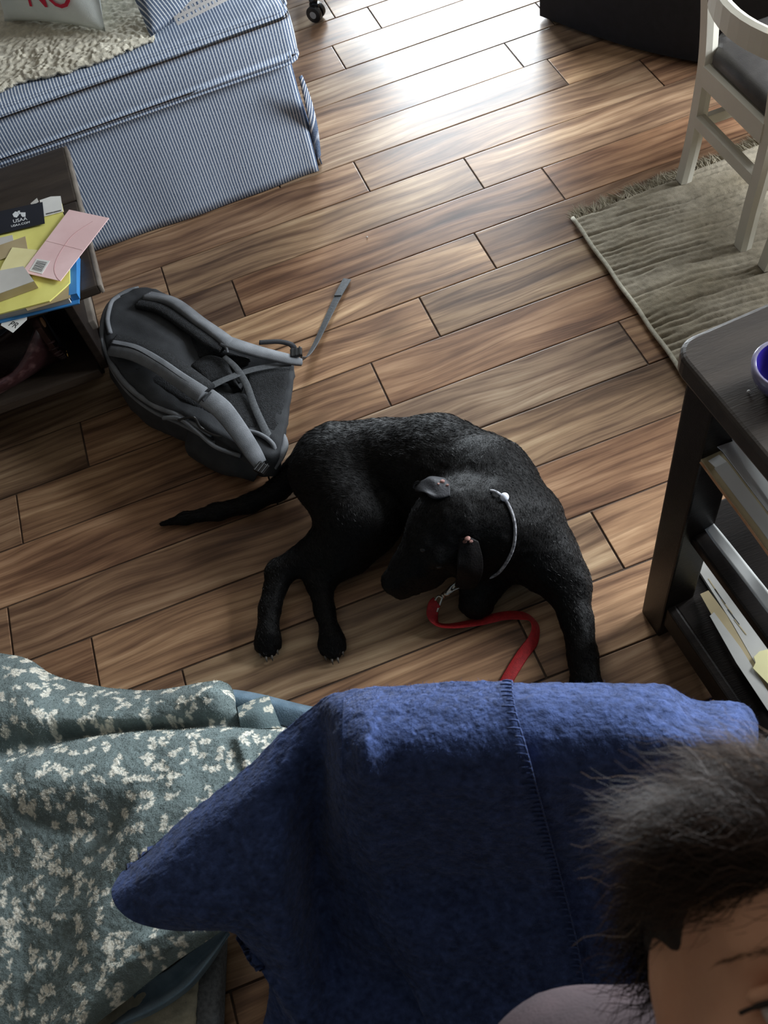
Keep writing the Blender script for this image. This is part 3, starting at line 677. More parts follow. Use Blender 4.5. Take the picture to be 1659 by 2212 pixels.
# ------------------------------------------------------------------ dark cabinet at the top
bl, br = P(1166, 42), P(1500, 117)
dr = (br - bl)/np.linalg.norm(br - bl); nrm = np.array([-dr[1], dr[0], 0]); nrm = nrm if nrm[1] > 0 else -nrm
cb = root('cabinet', 'tall near-black cabinet with a bowed front beyond the white chair', 'cabinet', (bl + br)/2)
Lc = 0.86; prof = []
for i in range(17):
    t = i/16; prof.append(bl + dr*Lc*t - nrm*0.055*math.sin(PI*min(1, t*1.0)) )
prof += [bl + dr*Lc + nrm*0.42, bl + nrm*0.42]
wlink('body', prism_me([p_ + np.array([0, 0, 0.012]) for p_ in prof], 0.92), MAT['black'], cb)
wlink('top', prism_me([p_ + np.array([0, 0, 0.932]) - nrm*0.012*(i < 17) - dr*0.01*(i in (0, 18)) for i, p_ in enumerate(prof)], 0.024), MAT['black'], cb)
q = bl - nrm*0.004 - dr*0.012
wlink('side_latch', box_me(*(bl - dr*0.014 + nrm*0.05 + np.array([0, 0, 0.085])), 0.03, 0.05, 0.03, 0.004, 2, math.atan2(dr[1], dr[0])), MAT['black_plastic'], cb)
for t in (0.04, Lc-0.04):
    for s in (0.03, 0.38): wlink('foot', box_me(*(bl + dr*t + nrm*s + np.array([0, 0, 0.006])), 0.04, 0.04, 0.012, 0.002), MAT['black_plastic'], cb)
# ------------------------------------------------------------------ rug with a fringed end
RC = P(1240, 475, 0.012); RB = P(1480, 812, 0.012)
ry = (RB - RC); ry[2] = 0; rl = np.linalg.norm(ry); ry /= rl; rx = np.array([-ry[1], ry[0], 0]); rx = rx if rx[0] > 0 else -rx
fx = P(1600, 330, 0.012) - RC; fx[2] = 0; fx /= np.linalg.norm(fx)      # fringed edge runs very slightly askew
RW, RL = 1.15, 1.0
nu, nv = 330, 300
U, Vv = np.meshgrid(np.linspace(0, RW, nu), np.linspace(0, RL, nv), indexing='ij')
wav = vnoise(U*7, Vv*9, 2)*0.010 + vnoise(U*22, Vv*22, 3)*0.0045
ph = (Vv + wav - 0.10*U)/0.0185
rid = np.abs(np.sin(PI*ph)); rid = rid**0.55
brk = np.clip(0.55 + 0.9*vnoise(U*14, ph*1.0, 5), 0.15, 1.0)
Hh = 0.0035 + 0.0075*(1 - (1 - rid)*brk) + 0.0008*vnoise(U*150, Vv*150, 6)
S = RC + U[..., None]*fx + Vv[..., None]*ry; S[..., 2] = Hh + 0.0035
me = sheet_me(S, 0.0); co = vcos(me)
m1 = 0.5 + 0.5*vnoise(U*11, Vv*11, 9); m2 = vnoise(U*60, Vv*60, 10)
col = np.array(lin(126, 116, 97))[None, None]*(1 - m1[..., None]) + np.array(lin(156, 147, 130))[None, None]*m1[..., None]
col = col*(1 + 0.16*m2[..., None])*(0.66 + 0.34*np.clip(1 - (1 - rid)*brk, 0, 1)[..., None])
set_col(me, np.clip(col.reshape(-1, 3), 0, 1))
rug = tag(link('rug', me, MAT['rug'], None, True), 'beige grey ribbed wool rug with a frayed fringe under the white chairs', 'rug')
edge = [RC + ry*t + np.array([0, 0, 0.0035]) + fx*(-0.002 + 0.0012*math.sin(t*40)) for t in np.linspace(-0.005, RL, 60)]
rel(link('side_binding', tube_me(edge, 0.0056, 8), MAT['rug_cord'], None, True), rug)
# fringe: clumped yarns lying on the tiles past the end
n = 5200; t = RNG.random(n)*RW; cl = np.floor(t/0.013); g = np.random.default_rng(4)
cdx = g.normal(0, 0.35, 400)[cl.astype(int) + 5]; clen = g.uniform(0.030, 0.058, 400)[cl.astype(int) + 5]
base = RC + t[:, None]*fx + ry*RNG.uniform(-0.004, 0.004, (n, 1)); base[:, 2] = 0.004 + RNG.random(n)*0.005
cc = ((cl + 0.5)*0.013)[:, None]*fx + RC
d = -ry + fx*(cdx + RNG.normal(0, 0.22, n))[:, None] + np.array([0, 0, 0.05]); L = clen*RNG.uniform(0.7, 1.1, n)
bend = np.zeros((n, 3)); bend[:, 2] = -0.004 + RNG.random(n)*0.006; bend += fx*(RNG.normal(0, 0.007, n))[:, None]
c = np.array(lin(176, 166, 145))*RNG.uniform(0.75, 1.12, (n, 1))
o = link('fringe', strands_me(base, d, L, 0.0020, np.clip(c, 0, 1), bend), MAT['fringe']); o['kind'] = 'stuff'; rel(o, rug)

# ------------------------------------------------------------------ white dining chairs
def chair(name, dx, dy, label, group=None):
    r = root(name, label, 'chair', (1.19 + dx, -1.46 + dy, 0.0145), group)
    D = np.array([dx, dy, 0.0])
    y1, y2 = -1.325, -1.600                   # the two back posts
    m = MAT['white_paint']
    def bar(pts, w, h, nm, par=r):
        """square timber following pts; w across y, h across x"""
        pts = catmull(pts, 6) + D
        sides = np.tile([0, w/2, 0], (len(pts), 1)); me = ribbon_me(pts, sides, h)
        return wlink(nm, me, m, par)
    for y, s in ((y1, 1), (y2, -1)):
        bar([(1.183, y+0.006*s, 0.0145), (1.190, y, 0.13), (1.195, y, 0.25), (1.194, y, 0.36), (1.178, y, 0.50), (1.150, y, 0.64), (1.115, y, 0.80)], 0.034, 0.030, 'back_leg')
    for y in (y1+0.012, y2-0.012):
        bar([(1.560, y, 0.0145), (1.556, y, 0.2), (1.550, y, 0.350)], 0.034, 0.034, 'front_leg')
    def rail(x0, z, h, t, bow, nm):
        ys = np.linspace(y1-0.012, y2+0.012, 9); k = np.linspace(-1, 1, 9)
        pts = np.stack([x0 - bow*(1-k*k), ys, np.full(9, z)], 1) + D
        return wlink(nm, ribbon_me(pts, np.tile([0, 0, h/2], (9, 1)), t), m, r)
    rail(1.176, 0.520, 0.060, 0.022, 0.028, 'back_rail'); rail(1.124, 0.765, 0.070, 0.022, 0.030, 'top_rail')
    rail(1.190, 0.322, 0.056, 0.024, 0.0, 'seat_rail'); rail(1.190, 0.200, 0.034, 0.024, 0.0, 'back_stretcher')
    for y in (y1, y2):
        wlink('side_rail', box_me(1.372+dx, y+dy, 0.326, 0.34, 0.022, 0.056, 0.004), m, r)
        wlink('side_stretcher', box_me(1.372+dx, y+dy, 0.185, 0.35, 0.018, 0.028, 0.004), m, r)
    wlink('front_rail', box_me(1.555+dx, (y1+y2)/2+dy, 0.326, 0.022, 0.28, 0.056, 0.004), m, r)
    # padded seat with notches round the back posts
    x0, x1, ya, yb = 1.188, 1.590, y1+0.030, y2-0.030
    poly = []
    def arc(cx, cy, rad, a0, a1, n=6):
        for i in range(n + 1):
            a = a0 + (a1-a0)*i/n; poly.append((cx + rad*math.cos(a), cy + rad*math.sin(a)))
    arc(x0+0.03+0.025, ya-0.02, 0.02, PI, PI/2); arc(x1-0.04, ya-0.04, 0.04, PI/2, 0); arc(x1-0.04, yb+0.04, 0.04, 0, -PI/2); arc(x0+0.055, yb+0.02, 0.02, -PI/2, -PI)
    poly += [(x0+0.035, y2-0.014), (x0+0.022, y2+0.008), (x0, y2+0.030), (x0, y1-0.030), (x0+0.022, y1-0.008), (x0+0.035, y1+0.014)]
    poly = np.array(poly); cen = poly.mean(0); V = []; F = []; n = len(poly)
    for (sc, z) in ((0.97, 0.351), (1.0, 0.358), (1.0, 0.374), (0.975, 0.386), (0.90, 0.393), (0.6, 0.399), (0.2, 0.401)):
        for q in poly: V.append((cen[0] + (q[0]-cen[0])*sc + dx, cen[1] + (q[1]-cen[1])*sc + dy, z))
    for i in range(6):
        for k in range(n): F.append((i*n+k, i*n+(k+1) % n, (i+1)*n+(k+1) % n, (i+1)*n+k))
    F.append(tuple(range(n))[::-1]); F.append(tuple(6*n + k for k in range(n)))
    me = mesh(V, F); bm = bmesh.new(); bm.from_mesh(me); bmesh.ops.recalc_face_normals(bm, faces=bm.faces); bm.to_mesh(me); bm.free()
    wlink('seat', me, MAT['vinyl'], r, True)
    return r
chair('dining_chair', 0, 0, 'white wooden dining chair with a dark grey padded seat at the rug corner', 'white dining chairs on the rug')
chair('dining_chair', 0.012, -0.372, 'white dining chair of which only one leg shows at the picture edge', 'white dining chairs on the rug')

# ------------------------------------------------------------------ coffee table at the left
CT = 0.40
ct = root('coffee_table', 'dark espresso coffee table with a lower shelf in front of the striped sofa', 'table', (-0.75, -1.17, 0))
TX0, TX1, TYN, TYF = -1.30, -0.288, -1.412, -0.872
seam = -1.10
wlink('top_board', box_me((TX0+TX1)/2, (TYF+seam)/2+0.001, CT-0.012, TX1-TX0, TYF-seam-0.003, 0.024, 0.004), MAT['espresso_top'], ct)
wlink('top_board', box_me((TX0+TX1)/2, (TYN+seam)/2-0.001, CT-0.012, TX1-TX0, seam-TYN-0.003, 0.024, 0.004), MAT['espresso_top'], ct)
wlink('edge_strip', box_me(TX1+0.004, (TYN+TYF)/2, CT-0.0125, 0.008, TYF-TYN, 0.023, 0.003), MAT['grey_wood'], ct)
for x in (TX0+0.04, TX1-0.150):
    for y in (TYN+0.20, TYF-0.045): wlink('leg', box_me(x, y, (CT-0.025)/2, 0.055, 0.055, CT-0.0255, 0.004), MAT['espresso'], ct)
wlink('end_panel', box_me(TX1-0.080, (TYN+TYF)/2, 0.271, 0.018, TYF-TYN-0.02, 0.206, 0.003), MAT['espresso'], ct)
for y in (TYF-0.04,): wlink('apron', box_me((TX0+TX1)/2, y, CT-0.058, TX1-TX0-0.14, 0.02, 0.05, 0.003), MAT['espresso'], ct)
for x in (TX0+0.035, TX1-0.150): wlink('apron', box_me(x, (TYN+TYF)/2, CT-0.058, 0.02, TYF-TYN-0.14, 0.05, 0.003), MAT['espresso'], ct)
wlink('side_rail', box_me(TX1-0.066, (TYN+TYF)/2, 0.245, 0.016, TYF-TYN-0.14, 0.026, 0.003), MAT['grey_wood'], ct)
wlink('shelf', box_me((TX0+TX1)/2-0.04, (TYN+TYF)/2, 0.155, TX1-TX0-0.11, TYF-TYN-0.02, 0.026, 0.003), MAT['espresso_top'], ct)

def paper(name, quad, z, h, m, label, cat='paper', group=None, extra=None):
    pts = [P(a, b, z) for a, b in quad]; c = sum(pts)/len(pts)
    if label is None: return prism_me(pts, h)
    r = root(name, label, cat, (c[0], c[1], z), group)
    wlink('sheet', prism_me(pts, h), m, r)
    return r
def printed(parent, quad, z, body, m, name, fill=0.8, lines=1.0):
    """flat lettering filling a picture quad (bl, br, tr, tl) at height z"""
    bl_, br_, tr_, tl_ = [P(a, b, z) for a, b in quad]
    me = text_me(body, 1.0, 0.0002); co = vcos(me); lo, hi = co.min(0), co.max(0)
    u = (co[:, 0]-lo[0])/(hi[0]-lo[0]); v = (co[:, 1]-lo[1])/(hi[1]-lo[1])
    q = bl_*((1-u)*(1-v))[:, None] + br_*(u*(1-v))[:, None] + tr_*(u*v)[:, None] + tl_*((1-u)*v)[:, None]; q[:, 2] = z + (co[:, 2] > 0)*0.0003
    me.vertices.foreach_set('co', q.astype(np.float32).ravel()); me.update(); return wlink(name, me, m, parent)
Z0 = CT
# blue binder below everything
bq = [(-150, 740), (172, 655), (172, 560), (120, 470), (-190, 560)]
bb = root('binder', 'blue hardback binder lying under the yellow envelope on the dark coffee table', 'binder', P(60, 620, Z0+0.001))
def at_h(quad, z, h): return prism_me([P(a, b, z) for a, b in quad], h)
wlink('back_cover', at_h([(-150, 735), (172, 657), (174, 560), (140, 500), (-190, 560)], Z0+0.0010, 0.003), MAT['blue_cover'], bb)
wlink('pages', at_h([(-150, 725), (154, 655), (154, 575), (130, 510), (-190, 560)], Z0+0.0038, 0.0145), MAT['paper_grey'], bb)
wlink('spine', at_h([(156, 650), (173, 646), (172, 553), (158, 556)], Z0+0.0038, 0.0165), MAT['blue_cover'], bb)
ZB = Z0 + 0.0190
paper('cardboard_sheet', [(60, 672), (152, 644), (154, 578), (90, 560), (20, 620)], ZB, 0.0012, MAT['paper_tan'], 'tan card showing at the corner below the yellow envelope', 'paper')
yq = [(-150, 715), (0, 680), (108, 652), (122, 640), (142, 622), (152, 612), (151, 560), (141, 470), (132, 452), (60, 462), (0, 492), (-190, 545)]
ye = paper('envelope', yq, ZB+0.0016, 0.0030, MAT['paper_yellow'], 'large yellow envelope with a rounded corner on top of the blue binder', 'envelope')
ZY = ZB + 0.0052
wl = [[(96, 468), (136, 457), (131, 424), (110, 425), (86, 433)], [(92, 470), (138, 458), (134, 440), (90, 452)], [(70, 444), (84, 436), (80, 428), (66, 440)]]
w1 = paper('receipt', wl[1], ZY, 0.0008, MAT['paper_cream'], 'cream slip just under the white printed receipt beside the black card', 'paper')
w2 = paper('receipt', wl[0], ZY+0.0012, 0.0008, MAT['paper'], 'white receipt with small print sticking out behind the black card', 'paper')
printed(w2, [(100, 464), (132, 456), (132, 453), (99, 461)], ZY+0.0021, 'ooooooooo oooooooooo', MAT['ink'], 'small_print')
w3 = paper('paper_scrap', wl[2], ZY+0.0024, 0.0006, MAT['paper_grey'], 'small white paper corner peeking out above the black card', 'paper')
bc = paper('business_card', [(-60, 522), (0, 506), (97, 483), (92, 437), (0, 457), (-60, 472)], ZY+0.0034, 0.0010, MAT['card_black'], 'black card with a white emblem and lettering on the yellow envelope', 'card')
zc = ZY + 0.0046
printed(bc, [(29, 482), (59, 475), (58, 468), (28, 475)], zc, 'USAA', MAT['white_ink'], 'printed_letters')
printed(bc, [(24, 491), (64, 482), (64, 477.5), (24, 486.5)], zc, 'USAA.COM', MAT['white_ink'], 'printed_letters')
for poly in ([(27, 463), (33, 457), (39, 458), (41, 464), (36, 470), (30, 469)], [(38, 456), (43, 455), (43, 458), (45, 461), (42, 463)], [(44, 459), (55, 459), (55, 468), (49, 469), (46, 466)]):
    wlink('emblem', prism_me([P(a, b, zc) for a, b in poly], 0.0003), MAT['white_ink'], bc)
paper('receipt', [(-40, 546), (0, 533), (20, 529), (22, 524), (30, 522), (27, 508), (0, 514), (-40, 524)], ZY+0.0010, 0.0008, MAT['paper_grey'], 'grey white torn receipt strip below the black card', 'paper')
paper('envelope', [(-60, 582), (0, 562), (60, 538), (55, 511), (0, 530), (-60, 548)], ZY+0.0020, 0.0010, MAT['paper_tan'], 'tan paper envelope tucked under the cream note', 'envelope')
cn = paper('note', [(0, 586), (50, 592), (83, 541), (27, 535), (6, 572)], ZY+0.0034, 0.0012, MAT['paper_cream'], 'cream sticky note partly covered by the pink envelope', 'note')
pk = paper('envelope', [(48, 589), (131, 608), (236, 472), (150, 454)], ZY+0.0050, 0.0016, MAT['paper_pink'], 'pale pink envelope with a barcode sticker reaching past the table edge', 'envelope')
zp = ZY + 0.0068
def line(parent, pts, z, w, m, nm):
    p3 = catmull([P(a, b, z) for a, b in pts], 6); T = np.gradient(p3, axis=0); sd = np.cross(T, [0, 0, 1.0]); sd = sd/np.linalg.norm(sd, axis=1)[:, None]*w/2
    return wlink(nm, ribbon_me(p3, sd, 0.0004), m, parent)
line(pk, [(131, 608), (122, 598), (117, 582), (122, 560), (138, 532), (160, 505), (200, 478)], zp, 0.0011, MAT['pink_edge'], 'flap_edge')
line(pk, [(100, 520), (140, 530), (178, 540)], zp, 0.0012, MAT['paper_pink'], 'fold')
st = at_h([(63, 585), (91, 592), (108, 564), (79, 559)], zp, 0.0004); stk = wlink('barcode_sticker', st, MAT['paper'], pk)
for i in range(11):
    f = 0.14 + 0.07*i; a0 = np.array([63, 585])*(1-f) + np.array([79, 559])*f; a1 = np.array([91, 592])*(1-f) + np.array([108, 564])*f
    l0 = a0*0.88 + a1*0.12; l1 = a0*0.14 + a1*0.86; w = 0.022*(1.4 if i % 3 else 0.8); du = (np.array([79, 559]) - np.array([63, 585]))*w
    me = prism_me([P(*l0, zp+0.0005), P(*l1, zp+0.0005), P(*(l1+du), zp+0.0005), P(*(l0+du), zp+0.0005)], 0.0002)
    b_ = link('bar', me, MAT['ink']); b_.parent = stk
# small cream carton at the near left
cq = [(-70, 660), (0, 632), (80, 606), (74, 596), (30, 592), (-90, 600)]
cx = root('carton', 'small cream carton with a white top on the yellow envelope', 'box', P(20, 630, ZY))
topz = ZY + 0.020
lowq = [P(a, b, ZY+0.0004) for a, b in [(-80, 684), (0, 652), (83, 622), (60, 590), (-60, 612)]]
bx = prism_me(lowq, 0.019); wlink('body', bx, MAT['paper_tan'], cx)
wlink('lid', prism_me([p_ + np.array([0, 0, 0.0192]) for p_ in lowq], 0.0008), MAT['paper_grey'], cx)
# paper caught under the binder, one corner hanging past the table's front edge
lab = paper('paper_label', [(2, 703), (28, 719), (58, 691), (60, 660), (10, 672)], CT+0.0001, 0.0004, MAT['paper'], 'white triangular paper corner with bold print poking out below the blue binder', 'paper')
printed(lab, [(18, 703), (34, 709), (44, 699), (28, 694)], CT+0.0006, 'PR', MAT['ink'], 'bold_print')

# mottled boat-shaped bowl with an upturned notched end
bw = root('boat_bowl', 'dark red mottled boat shaped bowl with notched upturned end on lower shelf', 'bowl', P(60, 800, 0.17))
tip = P(116, 702, 0.30); front = P(128, 812, 0.172); mid = P(40, 835, 0.172)
ax = np.array([1.0, 0.10, 0]); ax /= np.linalg.norm(ax); ay = np.array([-ax[1], ax[0], 0])
e0 = P(122, 790, 0.18); Lb = 0.46; nb, ns = 28, 18; V = []; 
def bowl_pt(s, a, inner):
    """s along the length 0 (visible end) .. 1; a across -1..1"""
    rise = 0.075*max(0, 1 - s/0.22)**1.6 + 0.075*max(0, 1 - (1-s)/0.22)**1.6
    wdt = 0.085*(0.62 + 0.38*math.sin(PI*min(1, max(0, s)))) ; rim = 0.072 + rise
    t = 0.008 if inner else 0.0
    b = abs(a); z = (b**2.2)*rim + (t if b < 0.9 else t*0.2); w = wdt*(0.55 + 0.45*b) - t
    c = e0 - ax*(Lb*s + (0.012 if not inner else 0.0)*0) + ay*0.030 + ax*(0.012*(1-s)**8)
    return c + ay*math.copysign(w*min(1, b*1.4), a) + np.array([0, 0, z - 0.011])
for inner in (False, True):
    for i in range(nb):
        for j in range(ns): V.append(bowl_pt(i/(nb-1), -1 + 2*j/(ns-1), inner))
F = []; idf = lambda q, i, j: q*nb*ns + i*ns + j
for q in (0, 1):
    for i in range(nb-1):
        for j in range(ns-1):
            f = (idf(q, i, j), idf(q, i+1, j), idf(q, i+1, j+1), idf(q, i, j+1)); F.append(f if q else f[::-1])
for i in range(nb-1):
    for j in (0, ns-1): F.append((idf(0, i, j), idf(0, i+1, j), idf(1, i+1, j), idf(1, i, j)))
for i in (0, nb-1):
    for j in range(ns-1): F.append((idf(0, i, j), idf(0, i, j+1), idf(1, i, j+1), idf(1, i, j)))
me = mesh(V, F); bm = bmesh.new(); bm.from_mesh(me); bmesh.ops.recalc_face_normals(bm, faces=bm.faces); bm.to_mesh(me); bm.free()
wlink('shell', me, MAT['cloth_mottled'], bw, True)
# end plate: filled, notched with radial ribs
pl = []; ctr = None
ns2 = 22; endp = [bowl_pt(0.0, -1 + 2*j/ns2, False) + ax*0.012 for j in range(ns2 + 1)]
topm = (endp[0] + endp[-1])/2 + np.array([0, 0, 0.024])
poly = endp + [endp[-1]*0.5 + topm*0.5 + np.array([0, 0, .004]), topm, endp[0]*0.5 + topm*0.5 + np.array([0, 0, .004])]
n_ = len(poly); Vp = [p_ for p_ in poly] + [p_ - ax*0.016 for p_ in poly]
me = mesh(Vp, [tuple(range(n_)), tuple(range(n_, 2*n_))[::-1]] + [(i, i+n_, (i+1) % n_ + n_, (i+1) % n_) for i in range(n_)])
bm = bmesh.new(); bm.from_mesh(me); bmesh.ops.recalc_face_normals(bm, faces=bm.faces); bm.to_mesh(me); bm.free()
wlink('end_plate', me, MAT['cloth_mottled'], bw)
cen = sum(endp)/len(endp)
for j in range(2, 15):
    p0 = endp[j] + ax*0.002; p1 = p0*0.68 + cen*0.32 + ax*0.004
    wlink('rib', tube_me([p1, p0 + ax*0.003, p0 - ax*0.012], [0.0022, 0.0034, 0.0024], 6), MAT['cloth_mottled'], bw, True)
for (a, b, s) in ((0.55, 0.75, 0.014), (0.2, 0.35, 0.009)):
    q_ = endp[6]*a*0.6 + topm*(1 - a*0.6) + ax*0.002
    me = sdf_me([('e', q_, (s*0.35, s*0.8, s), None)], 0.002, 0.002, 1); wlink('flake', me, MAT['flake'], bw, True)
wlink('brass_knob', sdf_me([('e', endp[11] + ax*0.006 + np.array([0, -0.004, 0.004]), (0.007, 0.007, 0.007), None), ('c', endp[11] + ax*0.006, 0.004, endp[10] + ax*0.01 + np.array([0, 0, 0.016]), 0.003)], 0.0015, 0.004, 1), MAT['brass'], bw, True)
# ------------------------------------------------------------------ grey backpack lying on its front, straps up
pk_o = P(300, 650, 0.16)
bp = root('backpack', 'charcoal grey backpack lying straps up on the wood tiles beside the dark coffee table', 'backpack', P(420, 830, 0))
# outline of the back panel (picture points at its height) and where the bulk behind it meets the floor
def bz(py): return 0.155 + 0.00002*(py - 800)
rim = [(268, 634, .185), (308, 622, .182), (346, 630, .178), (400, 664, .165), (468, 716, .15), (540, 752, .135), (628, 775, .12), (634, 800, .12), (624, 880, .125), (611, 955, .13), (600, 985, .13), (560, 985, .135), (470, 940, .145), (390, 895, .155), (330, 868, .165), (276, 826, .175), (238, 770, .185), (224, 715, .19), (236, 664, .19)]
rim = np.array([P(*r) for r in rim]); nr = 96
closed = np.concatenate([rim[-2:], rim, rim[:3]]); dense = catmull(closed, 8)
dense = dense[16:-16-1][:len(rim)*8]
cen = dense.mean(0); cen2 = cen.copy(); cen2[2] = 0
def ringscale(sc, z_abs=None, dz=0.0, shift=(0, 0)):
    r = dense.copy(); r[:, :2] = cen[:2] + (r[:, :2] - cen[:2])*sc + np.array(shift)
    if z_abs is not None: r[:, 2] = z_abs
    r[:, 2] += dz; return r
sh = (P(330, 900, 0.05) - P(330, 868, 0.165))[:2]*0.0
layers = [ringscale(0.80, 0.0025, 0, (-0.030, 0.040)), ringscale(0.92, 0.010, 0, (-0.030, 0.036)), ringscale(1.0, 0.04, 0, (-0.028, 0.028)), ringscale(1.035, None, 0, (-0.022, 0.018)), ringscale(1.03, None, 0, (-0.010, 0.008)), ringscale(1.0), ringscale(0.97, None, 0.005), ringscale(0.90, None, 0.004), ringscale(0.6, None, 0.003), ringscale(0.2, None, 0.003)]
layers[3][:, 2] = np.maximum(0.05, layers[3][:, 2]*0.50); layers[4][:, 2] *= 0.80
nd = len(dense); V = np.concatenate(layers); F = []
for i in range(len(layers)-1):
    for k in range(nd): F.append((i*nd+k, i*nd+(k+1) % nd, (i+1)*nd+(k+1) % nd, (i+1)*nd+k))
F.append(tuple(range(nd))[::-1]); F.append(tuple((len(layers)-1)*nd + k for k in range(nd)))
me = mesh(V, F); bm = bmesh.new(); bm.from_mesh(me); bmesh.ops.recalc_face_normals(bm, faces=bm.faces); bm.to_mesh(me); bm.free()
co = vcos(me); nn = vnormals(me); w = (co[:, 2] > 0.015)[:, None]
me.vertices.foreach_set('co', (co + nn*w*(0.005*vnoise(co[:, 0]*28, co[:, 1]*28, 3, co[:, 2]*28) + 0.003*vnoise(co[:, 0]*60, co[:, 1]*60, 4, co[:, 2]*60))[:, None]).astype(np.float32).ravel()); me.update()
wlink('bag', me, MAT['pack_dark'], bp, True)
# two piped edges round the zipped mouth
for sc, dz, zf, rad, m in ((1.035, -0.030, 1, 0.0065, 'pack_grey'), (1.012, -0.006, 1, 0.0070, 'pack_grey'), (1.026, -0.018, 1, 0.0050, 'pack_dark')):
    r = ringscale(sc, None, dz, (-0.004, 0.003)); a0 = int(nd*0.64); seg = np.concatenate([r[a0:], r[:int(nd*0.06)]])
    wlink('piping', tube_me(seg[::2], rad, 8), MAT[m], bp, True)
# padded back panel of air mesh, with the groove down its middle
def zpan(px, py):
    """height of the back panel under a picture point: plane through the rim"""
    return float(np.clip(0.190 - 0.00019*((px-240)*0.80 + (py-650)*0.28), 0.115, 0.195))
def Q(px, py, dz=0.0): return P(px, py, zpan(px, py) + dz)
def pad(rows, n, thick, m, name, par=bp, puff=0.012):
    S = np.array([[Q(a, b, 0.002) for a, b in r] for r in rows]); S = np.stack([catmull([S[i, j] for i in range(S.shape[0])], n) for j in range(S.shape[1])], 1)
    S = np.stack([catmull([S[i, j] for j in range(S.shape[1])], n) for i in range(S.shape[0])], 0)
    u = np.linspace(-1, 1, S.shape[0])[:, None]; v = np.linspace(-1, 1, S.shape[1])[None]
    S[..., 2] += puff*(np.clip(1-u**4, 0, 1)*np.clip(1-v**4, 0, 1))**0.5
    return wlink(name, sheet_me(S, thick), m, par, True)
pad([[(286, 655), (330, 640), (372, 662)], [(275, 700), (330, 690), (420, 700)], [(300, 735), (400, 740), (470, 748)], [(420, 775), (480, 770), (540, 775)]], 8, 0.02, MAT['pack_mesh'], 'back_panel', puff=0.006)
pad([[(252, 745), (275, 735), (300, 740)], [(290, 800), (330, 780), (380, 785)], [(380, 860), (410, 835), (450, 845)], [(470, 905), (500, 870), (520, 860)]], 8, 0.02, MAT['pack_mesh'], 'back_panel', puff=0.008)
pad([[(410, 792), (450, 770), (490, 778)], [(430, 810), (465, 800), (505, 812)], [(448, 830), (480, 826), (520, 840)]], 8, 0.02, MAT['pack_mesh'], 'lumbar_pad', puff=0.012)
pad([[(538, 796), (580, 790), (626, 794)], [(535, 840), (580, 850), (618, 860)], [(560, 900), (590, 910), (612, 920)], [(585, 945), (597, 950), (606, 955)]], 8, 0.02, MAT['pack_mesh'], 'lumbar_pad', puff=0.010)
pad([[(455, 850), (480, 855), (530, 850)], [(490, 890), (520, 890), (550, 880)], [(530, 930), (550, 930), (570, 920)]], 8, 0.02, MAT['pack_mesh'], 'lumbar_pad', puff=0.008)
# shoulder straps: padded bands that rise off the panel and run down to their buckles
def strap(pts, width, thick, m, name, twist=None, n=8, par=bp):
    c = np.array([Q(a, b, h) for a, b, h in pts]); c = catmull(c, n); T = np.gradient(c, axis=0); T /= np.linalg.norm(T, axis=1)[:, None]
    up = np.tile([0, 0, 1.0], (len(c), 1)); sd = np.cross(T, up); sd /= np.linalg.norm(sd, axis=1)[:, None]
    if twist is not None:
        tw = np.interp(np.linspace(0, 1, len(c)), np.linspace(0, 1, len(twist)), twist)[:, None]; sd = sd*np.cos(tw) + up*np.sin(tw)
    w = np.interp(np.linspace(0, 1, len(c)), np.linspace(0, 1, len(width)), width)[:, None]/2 if hasattr(width, '__len__') else width/2
    return wlink(name, ribbon_me(c, sd*w, thick), m, par, True)
# upper strap: grey outer face with the mesh lining inside its edge
strap([(318, 640, .012), (372, 652, .022), (430, 694, .03), (478, 728, .034), (500, 748, .032)], [0.040, 0.038, 0.036, 0.036, 0.034], 0.016, MAT['pack_grey'], 'shoulder_strap', [0.5, 0.7, 0.7, 0.6, 0.4])
strap([(300, 655, .012), (350, 668, .022), (405, 704, .03), (450, 736, .034), (482, 754, .030)], [0.034, 0.034, 0.034, 0.034, 0.028], 0.014, MAT['pack_mesh'], 'strap_lining', [0.2, 0.35, 0.35, 0.3, 0.2])
strap([(486, 737, .033), (530, 752, .036), (580, 766, .030), (622, 776, .024), (652, 783, .012)], [0.042, 0.040, 0.034, 0.030, 0.016], 0.010, MAT['pack_grey'], 'strap_end', [0.35, 0.3, 0.2, 0.1, 0.0])
strap([(478, 733, .036), (489, 750, .038), (492, 762, .034)], 0.006, 0.006, MAT['pack_grey'], 'strap_piping')
# lower strap
strap([(242, 752, .014), (290, 762, .030), (340, 788, .044), (390, 822, .050), (440, 855, .050)], [0.040, 0.040, 0.038, 0.038, 0.040], 0.018, MAT['pack_grey'], 'shoulder_strap', [-0.25, -0.4, -0.5, -0.5, -0.3])
strap([(246, 738, .016), (300, 748, .034), (352, 775, .048), (402, 808, .054), (452, 842, .052)], [0.040, 0.040, 0.042, 0.042, 0.036], 0.014, MAT['pack_mesh'], 'strap_lining', [0.1, 0.1, 0.1, 0.1, 0.1])
strap([(446, 858, .052), (480, 885, .054), (515, 930, .046), (545, 975, .034), (562, 1002, .02)], [0.046, 0.046, 0.042, 0.038, 0.030], 0.010, MAT['pack_grey'], 'strap_end', [-0.15, -0.1, 0.0, 0.0, 0.0])
strap([(438, 866, .056), (452, 852, .058), (462, 846, .056)], 0.005, 0.005, MAT['pack_dark'], 'strap_piping')
